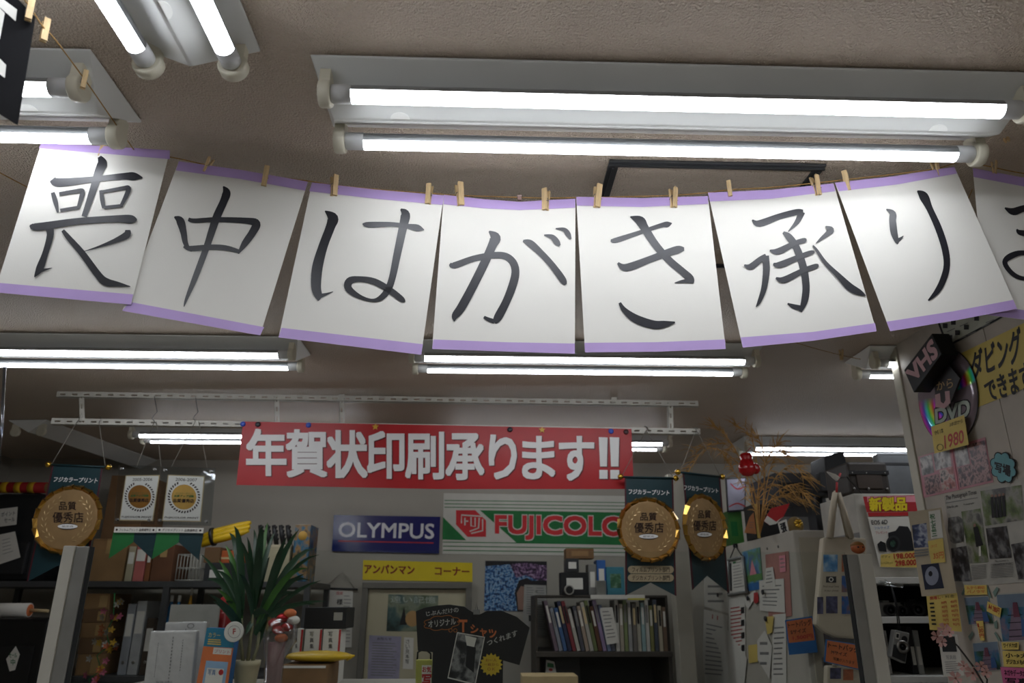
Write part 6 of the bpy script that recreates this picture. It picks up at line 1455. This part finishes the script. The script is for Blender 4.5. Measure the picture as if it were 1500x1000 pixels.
pr.poly(g4([(1128, 660), (1160, 655), (1200, 790), (1150, 805)]), m_ink3); pr.disc(*g4([(1138, 645)])[0], 2, 2.6, M('skin_print', '#8a6a5c'), 10); pr.poly(g4([(1168, 800), (1182, 798), (1186, 870), (1170, 872)]), m_white)
for k in range(9): y = 940 + k * 12; pr.poly(g4([(1110 + k * 1, y), (1220, y - 8), (1220, y - 4), (1110 + k, y + 4)]), m_greyp); pr.off -= pr.step; pr.poly(g4([(1255, y - 10), (1420, y - 22), (1420, y - 18), (1255, y - 6)]), m_greyp); pr.off -= pr.step
pr.up(); pr.textq('This moment is', g4([(1285, 903), (1385, 893), (1386, 908), (1286, 918)]), m_ink3); pr.textq('a wonderful day for you', g4([(1275, 928), (1405, 915), (1406, 930), (1276, 943)]), m_ink3); pr.build('newspaper_print', o)
# strip with baby photos curling from the end post
p0 = onX(1392, 800, X_WALL - .02); sfs = Surf(p0, (-.62, -.78, 0))
o, pr = paper('baby_photo_strip', 'long cream strip with blue portrait photos at the end of the poster wall', 'poster', [(1330, 750), (1379, 743), (1402, 872), (1350, 873)], sfs, M('cream_strip', '#b5a890', rough=.6))
bp_ = MPH('blue_portrait', ['#1c2038', '#3a4468', '#a8acb8', '#6a6e88'], 35)
pr.poly(g4([(678, 645), (785, 628), (802, 805), (695, 812)]), bp_); pr.poly(g5([(745, 135), (875, 122), (915, 305), (775, 318)]), M('deep_blue_photo', '#1c2036', rough=.4)); pr.disc(*g5([(825, 215)])[0], 10, 14, M('pale_blue_portrait', '#8f93a4'), 20); pr.disc(*g5([(815, 200)])[0], 3, 4, m_ink3, 12)
pr.poly(g4([(800, 545), (885, 530), (908, 735), (820, 745)]), m_white)
for k, t in enumerate('祝七五三'): pr.textq(t, g4([(808 + k * 5, 565 + k * 42), (845 + k * 5, 560 + k * 42), (848 + k * 5, 597 + k * 42), (812 + k * 5, 602 + k * 42)]), m_green, .02)
for k in range(3): pr.poly(g4([(695, 825 + k * 20), (800, 815 + k * 20), (801, 825 + k * 20), (697, 837 + k * 20)]), m_greyp)
pr.poly(g4([(795, 762), (905, 740), (925, 915), (820, 925)]), m_yel); pr.textq('Lサイズ', g4([(815, 790), (860, 782), (862, 805), (818, 812)]), m_orange, .02); pr.textq('35円', g4([(835, 850), (910, 838), (912, 885), (838, 895)]), m_orange, .03); pr.build('strip_print', o)
o, pr = paper('price_list', 'yellow price list with red figures below the cream strip', 'price list', [(1357, 873), (1402, 868), (1409, 925), (1362, 922)], sfs, m_yel)
pr.text('焼増し', .1, .02, .45, .12, m_redp, .02); pr.text('・料金', .5, .03, .9, .11, m_ink3)
for k in range(6): pr.rect(.08, .2 + k * .12, .22, .25 + k * .12, m_ink3); pr.text('%d0円' % (3 + k), .45, .19 + k * .12, .62, .26 + k * .12, m_redp, .02); pr.text('%d5円' % (4 + k), .75, .18 + k * .12, .95, .25 + k * .12, m_redp, .02)
pr.build('writing', o)
# landscape photos and price slips low on the wall
brg = MPH('bridge_photo', ['#1c2c22', '#2f5a4a', '#3a6a8a', '#7a6a7a'], 22)
def wallphoto(label, q, bridge):
    o, pr = paper('landscape_photo', label, 'photo', g5(q), sfx, M('photo_white_border', '#a8a8a0', rough=.4), .0006, 'bridge photos on the poster wall')
    pr.rect(.03, .03, .97, .35, M('hazy_sky_print', '#6a7a8a')); pr.rect(.03, .3, .97, .97, brg); pr.upoly([(.42, .25), (.52, .25), (.8, .97), (.2, .97)], M('bridge_plank_print', '#7a6878'))
    for v in (.45, .6, .75, .88): pr.rect(.3 - v * .08, v, .62 + v * .12, v + .015, m_ink3)
    pr.upoly([(.44, .2), (.56, .2), (.6, .5), (.42, .5)], M('red_jacket_print', '#6a3a4a')); pr.upoly([(.62, .55), (.78, .55), (.82, .9), (.6, .9)], M('blue_figure_print', '#3a5a8a')); pr.build('photo_print', o)
wallphoto('smaller bridge photo directly below the newspaper', [(1055, 372), (1240, 360), (1285, 570), (1092, 577)], 0); wallphoto('smaller bridge photo lower down beside the pink blossoms', [(1118, 705), (1308, 690), (1342, 905), (1150, 925)], 0); wallphoto('largest bridge photo at the right edge', [(1290, 345), (1560, 330), (1590, 690), (1338, 705)], 0)
def slip(label, q, m, rows, ink, name='price_slip'):
    o, pr = paper(name, label, 'price slip', g5(q), surfX(X_WALL - .006), m); n = len(rows)
    for k, t in enumerate(rows): pr.text(t, .1, .12 + .8 * k / n, .9, .12 + .8 * (k + .75) / n, ink, .02)
    pr.build('writing', o)
slip('yellow slip with orange writing above the upper bridge photo', [(1062, 283), (1225, 283), (1230, 352), (1068, 357)], m_yel, ['2Lから四切', 'パノラマ'], m_orange); slip('small yellow slip tilted between two bridge photos', [(1232, 402), (1334, 452), (1324, 522), (1226, 474)], m_yel, ['A4 280円'], m_redp)
slip('narrow upright yellow slip below the upper bridge photo', [(1148, 547), (1200, 545), (1212, 688), (1180, 690)], m_yel, ['L', '30', '円'], m_redp); slip('yellow slip below the largest bridge photo', [(1335, 702), (1462, 700), (1460, 755), (1340, 757)], m_yel, ['ワイド六切'], m_ink3)
slip('wide yellow slip with arrows above the pink slip', [(1342, 765), (1545, 768), (1550, 888), (1352, 880)], m_yel, ['小→大', 'デジカメもOK'], m_ink3); slip('bright pink slip in the bottom right corner', [(1325, 882), (1550, 892), (1560, 1040), (1352, 1030)], M('hot_pink_paper', '#c4628c', rough=.6), ['ネガやデータから', '写真'], m_ink3)
for k, (q, lab) in enumerate((([(1040, 350), (1070, 285), (1078, 300), (1052, 360)], 'upper left'), ([(1215, 290), (1230, 285), (1262, 375), (1250, 380)], 'upper middle'), ([(1270, 335), (1300, 295), (1315, 310), (1285, 372)], 'upper right'), ([(1280, 555), (1300, 540), (1305, 600), (1285, 600)], 'middle'), ([(1090, 660), (1120, 620), (1130, 640), (1105, 690)], 'lower left'), ([(1280, 635), (1292, 625), (1330, 690), (1312, 692)], 'lower middle'))):
    o, pr = paper('tape_piece', 'grey green tape piece at the %s of the bridge photos' % lab, 'tape', g5(q), surfX(X_WALL - .004), M('sage_tape', '#6f857c', rough=.5)); 
o, pr = paper('photo_leaflet', 'white leaflet with a dark photo behind the pink blossoms', 'leaflet', g5([(870, 640), (1010, 645), (1062, 945), (912, 955)]), sfs); pr.rect(.12, .05, .85, .42, m_dark); pr.text('写真館', .25, .5, .75, .6, m_greyp); pr.lines(.15, .65, .9, .95, 6, m_greyp, .3); pr.build('leaflet_print', o)
# artificial cherry blossoms
m_pet = M('blossom_pink', '#c79a92', rough=.7, var=.1); m_twig = M('blossom_wire', '#2a2420', rough=.6)
sb2 = thing('cherry_blossom_branch', 'artificial pale pink blossom branch in the lower right corner', 'blossom branch', onX(1425, 1000, X_WALL - .1))
sxb = surfX(X_WALL - .11)
MB().tube([sxb.px(x, y) for x, y in ((1450, 1030), (1440, 1000), (1425, 975), (1403, 946))], .0025, 6).build('twig', m_twig, sb2); MB().tube([sxb.px(x, y) for x, y in ((1445, 1015), (1446, 995), (1438, 982))], .002, 6).build('twig', m_twig, sb2); MB().tube([sxb.px(x, y) for x, y in ((1403, 946), (1392, 935), (1380, 925))], .002, 6).build('twig', m_twig, sb2)
for k, (x, y, r) in enumerate(((1384, 921, 10), (1373, 932, 9), (1391, 926, 8), (1380, 940, 8), (1425, 985, 11), (1437, 975, 9), (1412, 975, 8), (1400, 993, 10), (1445, 984, 8))):
    c = sxb.px(x, y); R_ = (sxb.px(x, y - r) - c).length; fl = MB(); e = Vector((-.7 + random.uniform(-.3, .3), -.7, random.uniform(-.3, .3))).normalized(); a_ = e.orthogonal().normalized(); b_ = e.cross(a_)
    bl = None
    for p_ in range(5):
        an = 2 * math.pi * p_ / 5 + k; vs_ = [c]
        for da, rr, lift in ((-.5, .6, .2), (-.35, .95, .35), (0, .9, .3), (.35, .95, .35), (.5, .6, .2)): vs_.append(c + (a_ * math.cos(an + da) + b_ * math.sin(an + da)) * R_ * rr + e * R_ * lift)
        fl.add(vs_, [(0, 1, 2, 3), (0, 3, 4, 5)])
    bl = fl.build('blossom', m_pet, sb2); MB().sphere(c + e * R_ * .12, R_ * .16, 8, 6).build('blossom_heart', M('blossom_heart', '#8a5a50'), bl)
# thin clear edge hanging at the far left
pe = tag(MB().tube([onY(7, 536, 1.95), onY(3, 620, 1.95), onY(-6, 720, 1.95)], .004, 8).build('hanging_sheet_edge', MCLEAR('bluish_clear_edge', '#b8c4d8', gloss=.2)), 'thin bluish clear plastic edge hanging down at the left border', 'plastic sheet')
